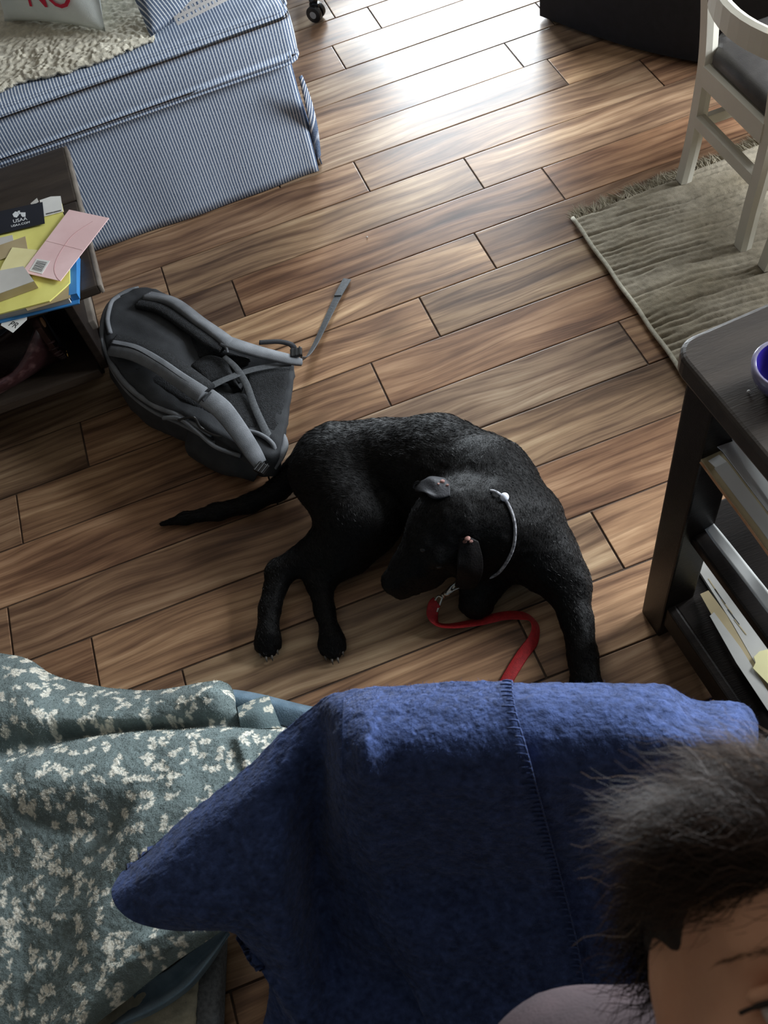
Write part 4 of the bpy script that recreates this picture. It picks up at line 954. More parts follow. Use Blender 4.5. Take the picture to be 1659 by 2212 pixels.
# crossed webbing over the lumbar panel
strap([(448, 838, .022), (490, 818, .024), (540, 800, .022), (590, 790, .018), (628, 786, .012)], [0.020, 0.018, 0.017, 0.016, 0.015], 0.0022, MAT['webbing'], 'cross_webbing')
strap([(484, 770, .026), (510, 795, .026), (532, 830, .020), (550, 880, .016), (578, 940, .012), (596, 966, .006)], [0.012, 0.015, 0.016, 0.017, 0.018, 0.018], 0.0022, MAT['webbing'], 'cross_webbing')
# buckles
def buckle(px, py, dz, ang, par=bp):
    c = Q(px, py, dz); o = wlink('buckle', box_me(*c, 0.028, 0.024, 0.008, 0.002, 2, ang), MAT['black_plastic'], par)
    for k in (-1, 0, 1):
        q = c + np.array([math.cos(ang), math.sin(ang), 0])*0.009*k; l = link('bar', box_me(q[0], q[1], q[2]+0.005, 0.0032, 0.026, 0.004, 0.001, 1, ang), MAT['black_plastic']); l.parent = o
    return o
buckle(640, 762, 0.026, -0.25); buckle(565, 1012, 0.030, -0.9)
strap([(560, 740, .02), (600, 738, .024), (628, 744, .026), (638, 758, .022)], 0.014, 0.003, MAT['black'], 'buckle_loop')
# loose webbing tail standing off toward the room
tail = np.array([P(648, 775, 0.07), P(662, 772, 0.035), P(680, 745, 0.012), P(706, 690, 0.006), P(730, 640, 0.006), P(750, 604, 0.004)]); tail = catmull(tail, 8)
T = np.gradient(tail, axis=0); sd = np.cross(T, [0, 0, 1.0]); sd /= np.linalg.norm(sd, axis=1)[:, None]
tw = np.linspace(0.9, 0.05, len(tail))[:, None]; sd = sd*np.cos(tw) + np.array([0, 0, 1.0])*np.sin(tw)
wlink('webbing_tail', ribbon_me(tail, sd*0.0115, 0.0022), MAT['webbing'], bp)
wlink('tail_hem', ribbon_me(tail[-9:] + np.array([0, 0, 0.0022]), sd[-9:]*0.0118, 0.0022), MAT['webbing'], bp)
# side pocket, zip and flaps on the near side
def zs(a, b, z): return P(a, b, z)
rows = [[(420, 905, .135), (455, 915, .140), (520, 945, .135), (575, 985, .11)], [(405, 930, .11), (450, 945, .12), (510, 980, .11), (560, 1015, .09)], [(400, 965, .06), (445, 990, .075), (500, 1020, .07), (550, 1035, .05)], [(408, 985, .012), (450, 1012, .02), (500, 1030, .02), (545, 1040, .012)]]
S = lattice(rows, 10, 10); S[..., 2] += 0.006*vnoise(S[..., 0]*30, S[..., 1]*30, 5)
wlink('side_pocket', sheet_me(S, 0.004), MAT['pack_dark'], bp, True)
wlink('piping', tube_me(catmull([P(352, 903, .152), P(388, 905, .155), (P(425, 932, .145)), P(465, 965, .13), P(520, 985, .12)], 8), 0.005, 8), MAT['pack_grey'], bp, True)
wlink('zip', tube_me(catmull([P(385, 908, .156), P(418, 902, .16), P(435, 925, .15), P(470, 942, .145), P(505, 944, .14), P(500, 962, .13)], 8), 0.0035, 6), MAT['black_plastic'], bp, True)
wlink('piping', tube_me(catmull([P(525, 930, .14), P(560, 938, .14), P(588, 958, .135), P(598, 985, .12)], 8), 0.0055, 8), MAT['pack_grey'], bp, True)
strap([(592, 1005, -.02), (604, 985, .0), (614, 962, .004), (612, 940, .004)], [0.028, 0.026, 0.02, 0.01], 0.006, MAT['pack_grey'], 'bottom_flap')
wlink('haul_loop', tube_me(catmull([P(256, 640, .19), P(240, 655, .196), P(232, 690, .20), P(238, 720, .198)], 8), 0.006, 8), MAT['pack_grey'], bp, True)

# ------------------------------------------------------------------ black dog lying on the tiles
prims = []
def c(a, ra, b, rb, k=None):
    t = ('c', P(*a), ra, P(*b), rb); prims.append(t + ((k,) if k else ()))
def e(a, r, k=None, R=None): prims.append(('e', P(*a), r, R) + ((k,) if k else ()))
# trunk, pelvis to shoulders
c((735, 1000, .095), .090, (830, 1000, .100), .088); c((830, 1000, .10), .090, (940, 1015, .112), .110)
c((940, 1015, .112), .112, (1040, 1062, .118), .112); c((1040, 1062, .115), .110, (1112, 1128, .105), .090)
c((900, 1030, .08), .085, (1060, 1095, .08), .085)
# haunch and the two hind legs
c((712, 1020, .115), .088, (762, 1110, .10), .070); c((762, 1105, .10), .072, (795, 1135, .085), .056)
c((790, 1135, .085), .055, (700, 1185, .065), .040); c((700, 1185, .065), .040, (603, 1236, .045), .027, .02)
c((603, 1238, .045), .0285, (583, 1310, .034), .0215, .015); c((583, 1310, .034), .0215, (577, 1372, .028), .0235, .015)
c((800, 1120, .07), .066, (752, 1190, .052), .050); c((752, 1190, .052), .049, (690, 1252, .036), .030, .02)
c((690, 1252, .036), .030, (702, 1320, .028), .0195, .015); c((702, 1320, .028), .0195, (714, 1376, .024), .022, .015)
def paw(tip, side, z, r=.0115, wd=.0165):
    """four toes spread past the end of a leg"""
    a = P(*tip, z); f = P(*side, z) - a; f[2] = 0; L = np.linalg.norm(f); f /= L; s = np.array([-f[1], f[0], 0])
    prims.append(('e', a - np.array([0, 0, 0.004]), (.030, .026, .018), None, .012))
    out = []
    for k, (o, l) in enumerate(((-1.5, .010), (-.5, .022), (.5, .022), (1.5, .010))):
        b = a + f*l + s*o*wd*0.72; b[2] = max(r + 0.0008, z - 0.010); prims.append(('c', a + s*o*0.008 - np.array([0, 0, 0.004]), r, b, r, .004)); out.append((b, f))
    return out
toes = []
toes.append(paw((577, 1383), (579, 1420), .024)); toes.append(paw((716, 1388), (722, 1424), .022))
# tail
tl = [(668, 985, .085, .036), (640, 1018, .055, .030), (600, 1058, .034, .0245), (540, 1088, .026, .0205), (470, 1106, .022, .0185), (400, 1120, .018, .0135), (346, 1133, .010, .006)]
for i in range(len(tl)-1): c(tl[i][:3], tl[i][3], tl[i+1][:3], tl[i+1][3], .015)
# neck and head, turned to the left
c((1105, 1128, .135), .082, (1062, 1120, .165), .072); c((1062, 1125, .165), .074, (1000, 1125, .185), .066)
c((1060, 1170, .12), .062, (1010, 1190, .12), .058)
e((985, 1108, .195), (.064, .064, .056)); e((945, 1132, .185), (.058, .058, .050))
c((955, 1180, .16), .052, (905, 1215, .140), .044); c((930, 1170, .165), .050, (890, 1222, .140), .037, .02)
c((895, 1222, .138), .037, (852, 1255, .125), .027, .015); c((925, 1238, .115), .034, (868, 1268, .108), .024, .015)
e((918, 1168, .205), (.016, .016, .012), .02); e((948, 1205, .190), (.016, .016, .012), .02)      # brows
# near foreleg reaching toward the chair, and the other paw under the chin
c((1132, 1150, .10), .080, (1180, 1210, .080), .062); c((1180, 1205, .08), .060, (1226, 1262, .055), .044)
c((1226, 1262, .055), .043, (1246, 1340, .038), .030, .02); c((1246, 1340, .038), .030, (1260, 1420, .032), .027, .015); c((1260, 1420, .032), .027, (1265, 1475, .028), .029, .015)
toes.append(paw((1266, 1482), (1272, 1530), .026, .0125, .019))
c((1080, 1190, .07), .062, (1045, 1250, .05), .045); c((1045, 1250, .05), .044, (1030, 1296, .034), .036, .02)
toes.append(paw((1028, 1298), (1022, 1338), .028, .0135, .021))
dm = sdf_me(prims, 0.0056, 0.032, 2); co = vcos(dm)
dm.vertices.foreach_set('co', np.c_[co[:, :2], np.maximum(co[:, 2], 0.0006)].astype(np.float32).ravel()); dm.update(); co = vcos(dm); nn = vnormals(dm)
fld = 0.0014*vnoise(co[:, 0]*42, co[:, 1]*42, 5, co[:, 2]*42) + 0.0012*vnoise(co[:, 0]*95, co[:, 1]*95, 6, co[:, 2]*95)
dm.vertices.foreach_set('co', (co + nn*(fld*(co[:, 2] > 0.02))[:, None]).astype(np.float32).ravel()); dm.update(); co = vcos(dm)
cb0 = np.tile(np.array(lin(11, 10, 10)), (len(co), 1))
mpos = P(1150, 1215, 0.05); g = np.exp(-((co - mpos)**2).sum(1)/(0.022**2))[:, None]
cb0 = cb0*(1-g) + g*np.array(lin(128, 100, 82)); set_col(dm, np.clip(cb0, 0, 1))
dog = root('dog', 'black short-coated dog lying on the wood tiles with its head turned left', 'dog', P(930, 1050, 0))
wlink('body', dm, MAT['coat'], dog, True)
p, n, _, _ = sample_mesh(dm, 42000, lambda c_, n_: (c_[:, 2] > 0.012)*(0.3 + n_[:, 2].clip(0)))
flow = np.zeros_like(p); ctr = P(900, 1020, .1); 
flow[:, 0] = -1.0; flow[:, 1] = 0.45
leg = p[:, 1] < P(760, 1180, 0)[1]; flow[leg] = np.array([0.02, -1.0, -0.2])
hd = np.linalg.norm(p - P(950, 1150, .17), axis=1) < 0.15; flow[hd] = np.array([0.75, 0.65, 0])
tl_ = (p[:, 0] < P(630, 1030, .03)[0]) & ~leg; flow[tl_] = np.array([-0.9, 0.2, 0])
flow += RNG.normal(0, 0.28, p.shape) + 0.5*np.stack([vnoise(p[:, 0]*16, p[:, 1]*16, 21), vnoise(p[:, 0]*16, p[:, 1]*16, 22), 0*p[:, 0]], 1)
flow -= n*(flow*n).sum(1, keepdims=True); flow /= np.linalg.norm(flow, axis=1)[:, None] + 1e-9
d = flow + n*0.16
cf = np.array(lin(19, 17, 16))*RNG.uniform(0.5, 1.5, (len(p), 1)); g = np.exp(-((p - mpos)**2).sum(1)/(0.024**2))[:, None]; cf = cf*(1-g) + g*np.array(lin(150, 122, 100))
short = 0.6 + 0.4*(~hd & ~leg)
o = link('fur', strands_me(p, d, RNG.uniform(0.006, 0.013, len(p))*short, 0.0006, cf), MAT['fur']); o['kind'] = 'stuff'; rel(o, dog)
# nose, eyes, ears
wlink('nose', sdf_me([('e', P(840, 1260, .122), (.015, .017, .012), None), ('e', P(847, 1270, .114), (.010, .012, .010), None)], 0.0022, 0.01, 1), MAT['nose'], dog, True)
DB = bvh_of(dm)
for a in ((912, 1188), (950, 1226)): wlink('eye', sdf_me([('e', hit(DB, *a, -.0052)[0], (.0078, .0078, .0065), None)], 0.002, 0.003, 1), MAT['nose'], dog, True)
def ear(rows, col):
    """folded flap whose root follows the skull; each control is (px, py, lift off the coat)"""
    G = np.array([[(lambda h_: h_ if h_ is not None else P(a_, b_, .19))(hit(DB, a_, b_, l_)[0]) for a_, b_, l_ in r] for r in rows])
    zc = G[..., 2].copy(); zc[1:] = np.maximum(zc[1:], zc[:1].mean() - 0.05*np.arange(1, len(zc))[:, None]); 
    for i in range(len(rows)):
        for j in range(len(rows[0])):
            if zc[i, j] > G[i, j, 2]: G[i, j] = P(rows[i][j][0], rows[i][j][1], zc[i, j])
    S = np.stack([catmull([G[i, j] for i in range(G.shape[0])], 6) for j in range(G.shape[1])], 1); S = np.stack([catmull([S[i, j] for j in range(S.shape[1])], 6) for i in range(S.shape[0])], 0)
    me = sheet_me(S, 0.005); set_col(me, np.tile(np.array(col), (len(me.vertices), 1))); return wlink('ear', me, MAT['coat'], dog, True), me
ear1, em1 = ear([[(962, 1036, .004), (972, 1050, .006), (974, 1072, .004)], [(938, 1034, .014), (944, 1054, .018), (952, 1080, .010)], [(918, 1038, .020), (924, 1054, .022), (930, 1074, .016)], [(905, 1042, .022), (908, 1052, .022), (914, 1066, .018)]], lin(52, 52, 55))
ear2, em2 = ear([[(994, 1160, .006), (1012, 1156, .010), (1032, 1166, .006)], [(984, 1190, .012), (1012, 1190, .018), (1042, 1198, .012)], [(982, 1222, .016), (1010, 1226, .020), (1038, 1230, .014)], [(992, 1252, .016), (1010, 1262, .016), (1028, 1256, .014)]], lin(20, 18, 18))
for er, em, spots in ((ear1, em1, ((955, 1041, .0052), (966, 1049, .0036), (947, 1046, .0028))), (ear2, em2, ((1010, 1163, .0060), (1017, 1169, .0042), (1004, 1170, .0042)))):
    EB = bvh_of(em)
    for sx_, sy_, r in spots:
        h_, n_ = hit(EB, sx_, sy_, 0.0012)
        if h_ is None: h_, n_ = hit(DB, sx_, sy_, 0.0020)
        o = link('bare_spot', sdf_me([('e', h_, (r, r*0.85, r*0.55), None)], 0.0012, 0.002, 1), MAT['scab'], None, True); o.parent = er
for tt in toes[:3]:
    for b, f in tt:
        s0 = b + f*0.008 + np.array([0, 0, 0.001]); wlink('claw', tube_me([s0, s0 + f*0.006 + np.array([0, 0, 0.001]), s0 + f*0.011 - np.array([0, 0, 0.006])], [0.0028, 0.0024, 0.0008], 6), MAT['claw'], dog, True)
DB = bvh_of(dm)
# collar: thin pale cord round the neck, with a bead at the nape
col_pts = [(1088, 1078, .222), (1103, 1105, .226), (1111, 1140, .220), (1108, 1180, .196), (1092, 1215, .160), (1070, 1240, .125), (1040, 1250, .09), (1010, 1240, .075), (990, 1200, .08), (1000, 1130, .09), (1030, 1070, .15), (1062, 1062, .20)]
cp = []
for q in col_pts:
    h_, n_ = hit(DB, q[0], q[1], 0.0022) if q[1] < 1245 and q[0] > 1060 else (None, None)
    cp.append(h_ if h_ is not None else P(*q))
cl = catmull([cp[-1]] + cp + [cp[0], cp[1]], 8)[8:-8]
clr = root('collar', 'thin pale cord collar with a white bead round the neck of the black dog', 'collar', P(1088, 1078, .225))
wlink('cord', tube_me(cl, 0.0032, 8), MAT['cord'], clr, True)
wlink('bead', sdf_me([('e', hit(DB, 1089, 1077, 0.005)[0], (.0085, .0085, .0085), None)], 0.0016, 0.002, 1), MAT['bead'], clr, True)
# leash: trigger snap and red webbing that loops on the tiles and runs under the chair
ls = root('leash', 'red webbing leash with a metal snap hook trailing from the dog collar', 'leash', P(1050, 1350, 0))
def D(a, b, z): return P(a, b, z)
wlink('snap_hook', tube_me(catmull([D(962, 1282, .052), D(972, 1270, .06), D(982, 1262, .066), D(988, 1254, .072), D(984, 1262, .066), D(978, 1272, .058)], 5), 0.0034, 8), MAT['metal'], ls, True)
wlink('snap_hook', sdf_me([('c', D(955, 1290, .046), .0055, D(968, 1278, .056), .0048), ('e', D(966, 1282, .056), (.0075, .006, .006), None), ('c', D(958, 1282, .05), .0035, D(975, 1278, .058), .003), ('c', D(968, 1280, .056), .003, D(996, 1268, .064), .0018), ('c', D(966, 1276, .06), .0028, D(986, 1256, .07), .0022)], 0.0018, 0.004, 1), MAT['metal'], ls, True)
wlink('swivel_ring', tube_me(catmull([D(940, 1297, .045), D(946, 1288, .048), D(955, 1290, .05), D(952, 1300, .044), D(946, 1316, .036), D(944, 1322, .034)], 6), 0.0024, 8), MAT['metal'], ls, True)
lp = [(944, 1300, .044), (937, 1308, .040), (934, 1330, .026), (944, 1348, .016), (975, 1352, .014), (1030, 1344, .010), (1090, 1330, .009), (1135, 1332, .012), (1156, 1350, .014), (1152, 1382, .010), (1128, 1415, .005), (1098, 1464, .004), (1070, 1520, .004), (1050, 1590, .004)]
cc = catmull([P(*q) for q in lp], 8); T = np.gradient(cc, axis=0); T /= np.linalg.norm(T, axis=1)[:, None]
sd = np.cross(T, [0, 0, 1.0]); sd /= np.linalg.norm(sd, axis=1)[:, None]
tw = np.interp(np.linspace(0, 1, len(cc)), [0, .12, .22, .30, .42, .52, .58, .66, .76, 1], [0.15, .25, .9, .75, .30, .35, .9, .85, .12, 0])[:, None]
sd = sd*np.cos(tw) + np.array([0, 0, 1.0])*np.sin(tw)
lo = (cc[:, 2] - np.abs(sd[:, 2])*0.0125); cc[:, 2] += np.clip(0.0015 - lo, 0, None)
wlink('webbing', ribbon_me(cc, sd*0.0122, 0.0024), MAT['red_web'], ls, True)
# ------------------------------------------------------------------ end table at the right
et = root('end_table', 'dark espresso end table with open shelves of papers beside the navy draped chair', 'table', (0.75, -2.62, 0))
A0 = np.array([0.504, -2.384, 0.0]); dd = np.array([0.055, -1.0, 0]); dd /= np.linalg.norm(dd); ee = np.array([-dd[1], dd[0], 0]); ee = ee if ee[0] > 0 else -ee
LT, DT, ZT = 0.52, 0.46, 0.742
ang_t = math.atan2(ee[1], ee[0])
def tb(nm, s0, s1, d0, d1, z0, z1, m='espresso', bev=0.004, seg=2):
    """block between distances along the front (s) and into the depth (d)"""
    c_ = A0 + dd*(s0+s1)/2 + ee*(d0+d1)/2
    return wlink(nm, box_me(c_[0], c_[1], (z0+z1)/2, d1-d0, s1-s0, z1-z0, bev, seg, ang_t), MAT[m], et)
for s in (0, LT-0.06):
    for d in (0, DT-0.06): tb('leg', s, s+0.06, d, d+0.06, 0, ZT-0.035)
poly = []
x0, x1, y0, y1 = -0.010, DT+0.018, -0.034, LT+0.030
for cx_, cy_, a0 in ((x1-.035, y1-.035, 0), (x0+.035, y1-.035, 90), (x0+.035, y0+.035, 180), (x1-.035, y0+.035, 270)):
    for i in range(7): a = math.radians(a0 + 15*i); poly.append((cx_ + .035*math.cos(a), cy_ + .035*math.sin(a)))
bm = bmesh.new(); vs = [bm.verts.new((*(A0 + ee*p_[0] + dd*p_[1])[:2], ZT-0.036)) for p_ in poly]; f = bm.faces.new(vs)
r_ = bmesh.ops.extrude_face_region(bm, geom=[f]); bmesh.ops.translate(bm, vec=(0, 0, 0.036), verts=[v for v in r_['geom'] if isinstance(v, bmesh.types.BMVert)])
bmesh.ops.recalc_face_normals(bm, faces=bm.faces)
bmesh.ops.bevel(bm, geom=[e_ for e_ in bm.edges if abs(e_.verts[0].co.z - e_.verts[1].co.z) < 1e-5], offset=0.007, segments=3, profile=0.5, affect='EDGES')
me = bpy.data.meshes.new('m'); bm.to_mesh(me); bm.free(); wlink('table_top', me, MAT['espresso_top'], et, False)
tb('apron', 0.06, LT-0.06, 0.012, 0.030, ZT-0.058, ZT-0.037); tb('apron', 0.06, LT-0.06, DT-0.03, DT-0.012, ZT-0.058, ZT-0.037)
tb('apron', 0.012, 0.030, 0.06, DT-0.06, ZT-0.058, ZT-0.037); tb('apron', LT-0.03, LT-0.012, 0.06, DT-0.06, ZT-0.058, ZT-0.037)
SH = (0.118, 0.362, 0.585)
for z in SH: tb('shelf', 0.02, LT-0.02, 0.02, DT-0.02, z-0.020, z)
tb('base_rail', 0.06, LT-0.06, 0.004, 0.022, 0.055, 0.119)
def sheet(nm, quad, z, h, m, label, cat='paper'):
    return paper(nm, quad, z, h, MAT[m], label, cat)
z = SH[2] + 0.001
fo = paper('folder', [(1513, 997), (1552, 974), (1640, 1090), (1760, 1250), (1705, 1262), (1610, 1128)], z, 0.006, MAT['paper_tan'], 'olive tan folder with an orange edge on the top shelf of the end table', 'folder')
line(fo, [(1513, 998), (1560, 1062), (1611, 1130), (1706, 1263)], z + 0.0065, 0.0035, MAT['flake'], 'orange_edge')
sheet('card', [(1530, 996), (1553, 983), (1572, 1000), (1548, 1013)], z+0.0085, 0.0010, 'paper', 'small white card at the far end of the olive folder on the top shelf', 'card')
sheet('paper', [(1543, 1012), (1570, 998), (1659, 1115), (1740, 1225), (1720, 1250), (1640, 1140)], z+0.0105, 0.0012, 'paper_grey', 'beige white sheet lying on the olive folder on the top shelf', 'paper')
sheet('envelope', [(1549, 966), (1584, 954), (1600, 970), (1680, 1085), (1740, 1180), (1700, 1160), (1560, 975)], z+0.0205, 0.0015, 'paper', 'white envelope with a curled end between sheets on the top shelf', 'envelope')
sheet('paper', [(1577, 941), (1589, 937), (1680, 1060), (1760, 1170), (1730, 1180), (1610, 1010)], z+0.0240, 0.0012, 'paper', 'bluish white sheet nearest the table top on the top shelf', 'paper')
z = SH[1] + 0.001
rows = [[(1513, 1097, z+.014), (1560, 1152, z+.014), (1610, 1214, z+.011), (1659, 1275, z+.016), (1740, 1375, z+.014)], [(1499, 1107, z+.008), (1535, 1162, z+.008), (1590, 1232, z+.010), (1659, 1325, z+.008), (1740, 1430, z+.010)]]
S = lattice(rows, 8, 4); tag(link('envelope', sheet_me(S, 0.003), MAT['paper'], None, True), 'long wavy white envelope alone on the middle shelf of the end table', 'envelope')
z = SH[0] + 0.001
mg = paper('magazine', [(1480, 1192), (1503, 1168), (1600, 1300), (1720, 1470), (1660, 1490), (1580, 1350)], z, 0.008, MAT['paper_grey'], 'grey printed magazine at the back of the bottom shelf of the end table', 'magazine')
for k in range(5): line(mg, [(1530+14*k, 1250+22*k), (1552+15*k, 1283+22*k)], z+0.0083, 0.002, MAT['ink'] if k % 2 else MAT['paper_tan'], 'print')
sheet('paper', [(1512, 1284), (1530, 1276), (1570, 1330), (1680, 1520), (1640, 1500), (1560, 1370)], z+0.0095, 0.0015, 'paper_tan', 'beige folded sheet with a pointed end on the bottom shelf', 'paper')
sheet('paper', [(1533, 1331), (1542, 1323), (1600, 1400), (1700, 1560), (1680, 1568), (1590, 1432)], z+0.0120, 0.0015, 'paper_grey', 'narrow grey sheet at the front edge of the bottom shelf pile', 'paper')
sheet('note', [(1628, 1420), (1640, 1408), (1670, 1400), (1740, 1500), (1720, 1540), (1626, 1444), (1632, 1432)], z+0.0150, 0.0020, 'paper_cream', 'cream torn paper on top of the bottom shelf pile', 'note')
# glazed bowl on the table top
bc_ = P(1696, 812, ZT + 0.02); bo = root('bowl', 'purple glazed ceramic bowl with a cobalt inside on the end table', 'bowl', (bc_[0], bc_[1], ZT + 0.0005))
BS = 0.66
prof = [(0.0, 0.0), (0.034, 0.0), (0.040, 0.006), (0.054, 0.018), (0.062, 0.034), (0.0645, 0.050), (0.0620, 0.0535), (0.0560, 0.0515), (0.052, 0.040), (0.042, 0.022), (0.02, 0.011), (0.0, 0.009)]
prof = [(r*BS, z*0.8) for r, z in prof]
def lathe(prof, cx_, cy_, cz_, n=40):
    V = []; F = []
    for r, z in prof:
        for k in range(n): V.append((cx_ + r*math.cos(2*PI*k/n), cy_ + r*math.sin(2*PI*k/n), cz_ + z))
    for i in range(len(prof)-1):
        for k in range(n): F.append((i*n+k, i*n+(k+1) % n, (i+1)*n+(k+1) % n, (i+1)*n+k))
    me = mesh(V, F); bm = bmesh.new(); bm.from_mesh(me); bmesh.ops.remove_doubles(bm, verts=bm.verts, dist=1e-5); bmesh.ops.recalc_face_normals(bm, faces=bm.faces); bm.to_mesh(me); bm.free(); return me
wlink('outer_wall', lathe(prof[:8], bc_[0], bc_[1], ZT + 0.0005), MAT['purple_glaze'], bo, True)
wlink('inner_glaze', lathe(prof[7:], bc_[0], bc_[1], ZT + 0.0005), MAT['cobalt_glaze'], bo, True)
tag(link('crumb', sdf_me([('e', P(1617, 845, ZT + 0.0022), (.0022, .0016, .0018), None)], 0.0007, 0.001, 1), MAT['paper'], None, True), 'tiny white crumb on the end table near the purple bowl', 'crumb')
tag(link('crumb', sdf_me([('e', P(793, 512, 0.0022), (.0026, .002, .0020), None)], 0.0008, 0.001, 1), MAT['paper'], None, True), 'tiny white crumb alone on the floor tiles below the sofa corner', 'crumb')

# ------------------------------------------------------------------ sherpa pad on the floor and the leaf-print throw heaped on it
pd = root('pet_bed', 'low cream sherpa pad with a grey fabric border under the leaf print throw', 'pet bed', (-0.86, -2.76, 0))
pq = [P(478, 2015, 0.05), P(468, 2235, 0.05)]; pdir = (pq[1]-pq[0]); pdir[2] = 0; pdir /= np.linalg.norm(pdir); pn = np.array([pdir[1], -pdir[0], 0]); pn = pn if pn[0] < 0 else -pn
q0 = pq[0] - pdir*0.20
def padbox(nm, s0, s1, d0, d1, z0, z1, m, bev):
    c_ = q0 + pdir*(s0+s1)/2 + pn*(d0+d1)/2
    return wlink(nm, box_me(c_[0], c_[1], (z0+z1)/2, d1-d0, s1-s0, z1-z0, bev, 4, math.atan2(pn[1], pn[0])), MAT[m], pd, True)
padbox('border', 0, 1.1, 0, 0.85, 0.001, 0.046, 'upholstery', 0.018)
U, Vv = np.meshgrid(np.linspace(0.036, 0.82, 160), np.linspace(0.04, 1.06, 200), indexing='ij')
S = q0 + U[..., None]*pn + Vv[..., None]*pdir
S[..., 2] = 0.049 + 0.003*vnoise(U*110, Vv*110, 31) + 0.002*vnoise(U*50, Vv*50, 32)
me = sheet_me(S, 0.004); co = vcos(me); set_col(me, np.clip(np.array(lin(196, 192, 172))*(0.88 + 0.14*vnoise(co[:, 0]*140, co[:, 1]*140, 33))[:, None], 0, 1))
wlink('sherpa_top', me, MAT['sherpa'], pd, True)

rows = [
 [(-190, 1395, .03), (0, 1412, .045), (62, 1424, .045), (112, 1455, .035), (200, 1480, .025), (340, 1490, .03), (455, 1470, .06), (486, 1474, .05), (498, 1482, .03)],
 [(-190, 1430, .07), (0, 1450, .095), (62, 1462, .09), (112, 1488, .075), (200, 1508, .065), (340, 1512, .07), (450, 1494, .10), (492, 1496, .07), (508, 1505, .035)],
 [(-190, 1530, .09), (0, 1545, .115), (70, 1545, .115), (120, 1548, .10), (210, 1550, .085), (340, 1548, .08), (450, 1535, .085), (505, 1535, .06), (520, 1545, .03)],
 [(-190, 1655, .05), (0, 1632, .055), (70, 1615, .055), (140, 1597, .05), (230, 1585, .05), (340, 1574, .05), (450, 1570, .05), (540, 1568, .04), (600, 1568, .025)],
 [(-190, 1668, .12), (0, 1650, .13), (70, 1632, .13), (140, 1612, .125), (230, 1598, .12), (340, 1588, .115), (450, 1584, .10), (550, 1584, .08), (625, 1580, .05)],
 [(-190, 1730, .14), (0, 1715, .15), (70, 1700, .15), (150, 1690, .15), (250, 1680, .145), (350, 1670, .135), (450, 1660, .12), (550, 1650, .09), (640, 1640, .05)],
 [(-190, 1800, .11), (0, 1790, .115), (80, 1790, .11), (160, 1785, .11), (258, 1770, .12), (300, 1770, .145), (420, 1750, .13), (520, 1740, .10), (600, 1730, .06)],
 [(-190, 1880, .09), (0, 1880, .095), (80, 1885, .09), (150, 1885, .095), (205, 1880, .11), (250, 1880, .135), (350, 1870, .13), (460, 1860, .11), (560, 1850, .07)],
 [(-190, 1980, .085), (0, 1985, .09), (60, 1990, .085), (120, 1990, .09), (165, 1990, .10), (205, 1990, .13), (300, 1985, .12), (420, 1975, .11), (520, 1965, .08)],
 [(-190, 2060, .08), (0, 2070, .085), (60, 2075, .08), (110, 2080, .085), (150, 2080, .095), (190, 2075, .125), (270, 2060, .13), (380, 2035, .12), (490, 2004, .085)],
 [(-190, 2140, .08), (0, 2150, .085), (50, 2155, .08), (95, 2160, .085), (125, 2160, .095), (150, 2150, .115), (205, 2125, .13), (265, 2100, .13), (352, 2100, .10)],
 [(-190, 2260, .08), (0, 2260, .08), (40, 2262, .08), (75, 2262, .08), (100, 2260, .085), (125, 2258, .10), (145, 2240, .115), (165, 2225, .12), (185, 2230, .10)]]
S = lattice(rows, 44, 46)
nz = vnoise(S[..., 0]*9, S[..., 1]*9, 41)*0.006 + vnoise(S[..., 0]*24, S[..., 1]*24, 42)*0.004 + vnoise(S[..., 0]*150, S[..., 1]*150, 43)*0.0009
S[..., 2] += nz
for pl_, amp_, sg in (([(0, 1990), (110, 1900), (180, 1830)], 0.006, 0.012), ([(60, 1760), (140, 1800), (240, 1790)], -0.006, 0.014), ([(330, 2040), (400, 2010)], 0.010, 0.010), ([(40, 2190), (75, 2090)], 0.006, 0.009), ([(520, 1600), (545, 1680)], 0.014, 0.012)):
    q = np.array([P(a, b, 0.1)[:2] for a, b in pl_]); q = catmull(q, 12)
    dmin = np.min(np.stack([np.hypot(S[..., 0]-x_, S[..., 1]-y_) for x_, y_ in q]), 0); S[..., 2] += amp_*np.exp(-(dmin/sg)**2)
me = sheet_me(S, 0.006); co = vcos(me)
# printed sprigs of leaves, stamped into a fine grid and read off by the cloth
gx0, gy0, pxs = co[:, 0].min() - 0.05, co[:, 1].min() - 0.05, 0.0010
GW, GH = int((co[:, 0].max() - gx0 + 0.05)/pxs), int((co[:, 1].max() - gy0 + 0.05)/pxs)
IM = np.zeros((GW, GH), np.float32); rg = np.random.default_rng(11)
def stamp(cx_, cy_, a, L, w_, pw=1.6):
    R_ = int((L + 0.002)/pxs) + 2; i, j = int((cx_-gx0)/pxs), int((cy_-gy0)/pxs); i0, i1, j0, j1 = max(0, i-R_), min(GW, i+R_), max(0, j-R_), min(GH, j+R_)
    if i1 <= i0 or j1 <= j0: return
    X, Y = np.meshgrid(gx0 + pxs*np.arange(i0, i1) - cx_, gy0 + pxs*np.arange(j0, j1) - cy_, indexing='ij')
    u = (X*math.cos(a) + Y*math.sin(a))/L; v = (-X*math.sin(a) + Y*math.cos(a))/w_
    d_ = np.abs(v) - np.clip(1 - np.abs(u)**pw, 0, 1); m_ = np.clip(0.5 - d_*w_/0.0018, 0, 1)*(np.abs(u) < 1)
    IM[i0:i1, j0:j1] = np.maximum(IM[i0:i1, j0:j1], m_)
pts_ = []
for _ in range(11000):
    x_, y_ = gx0 + rg.random()*GW*pxs, gy0 + rg.random()*GH*pxs
    if all((x_-a)**2 + (y_-b)**2 > 0.0212**2 for a, b in pts_): pts_.append((x_, y_))
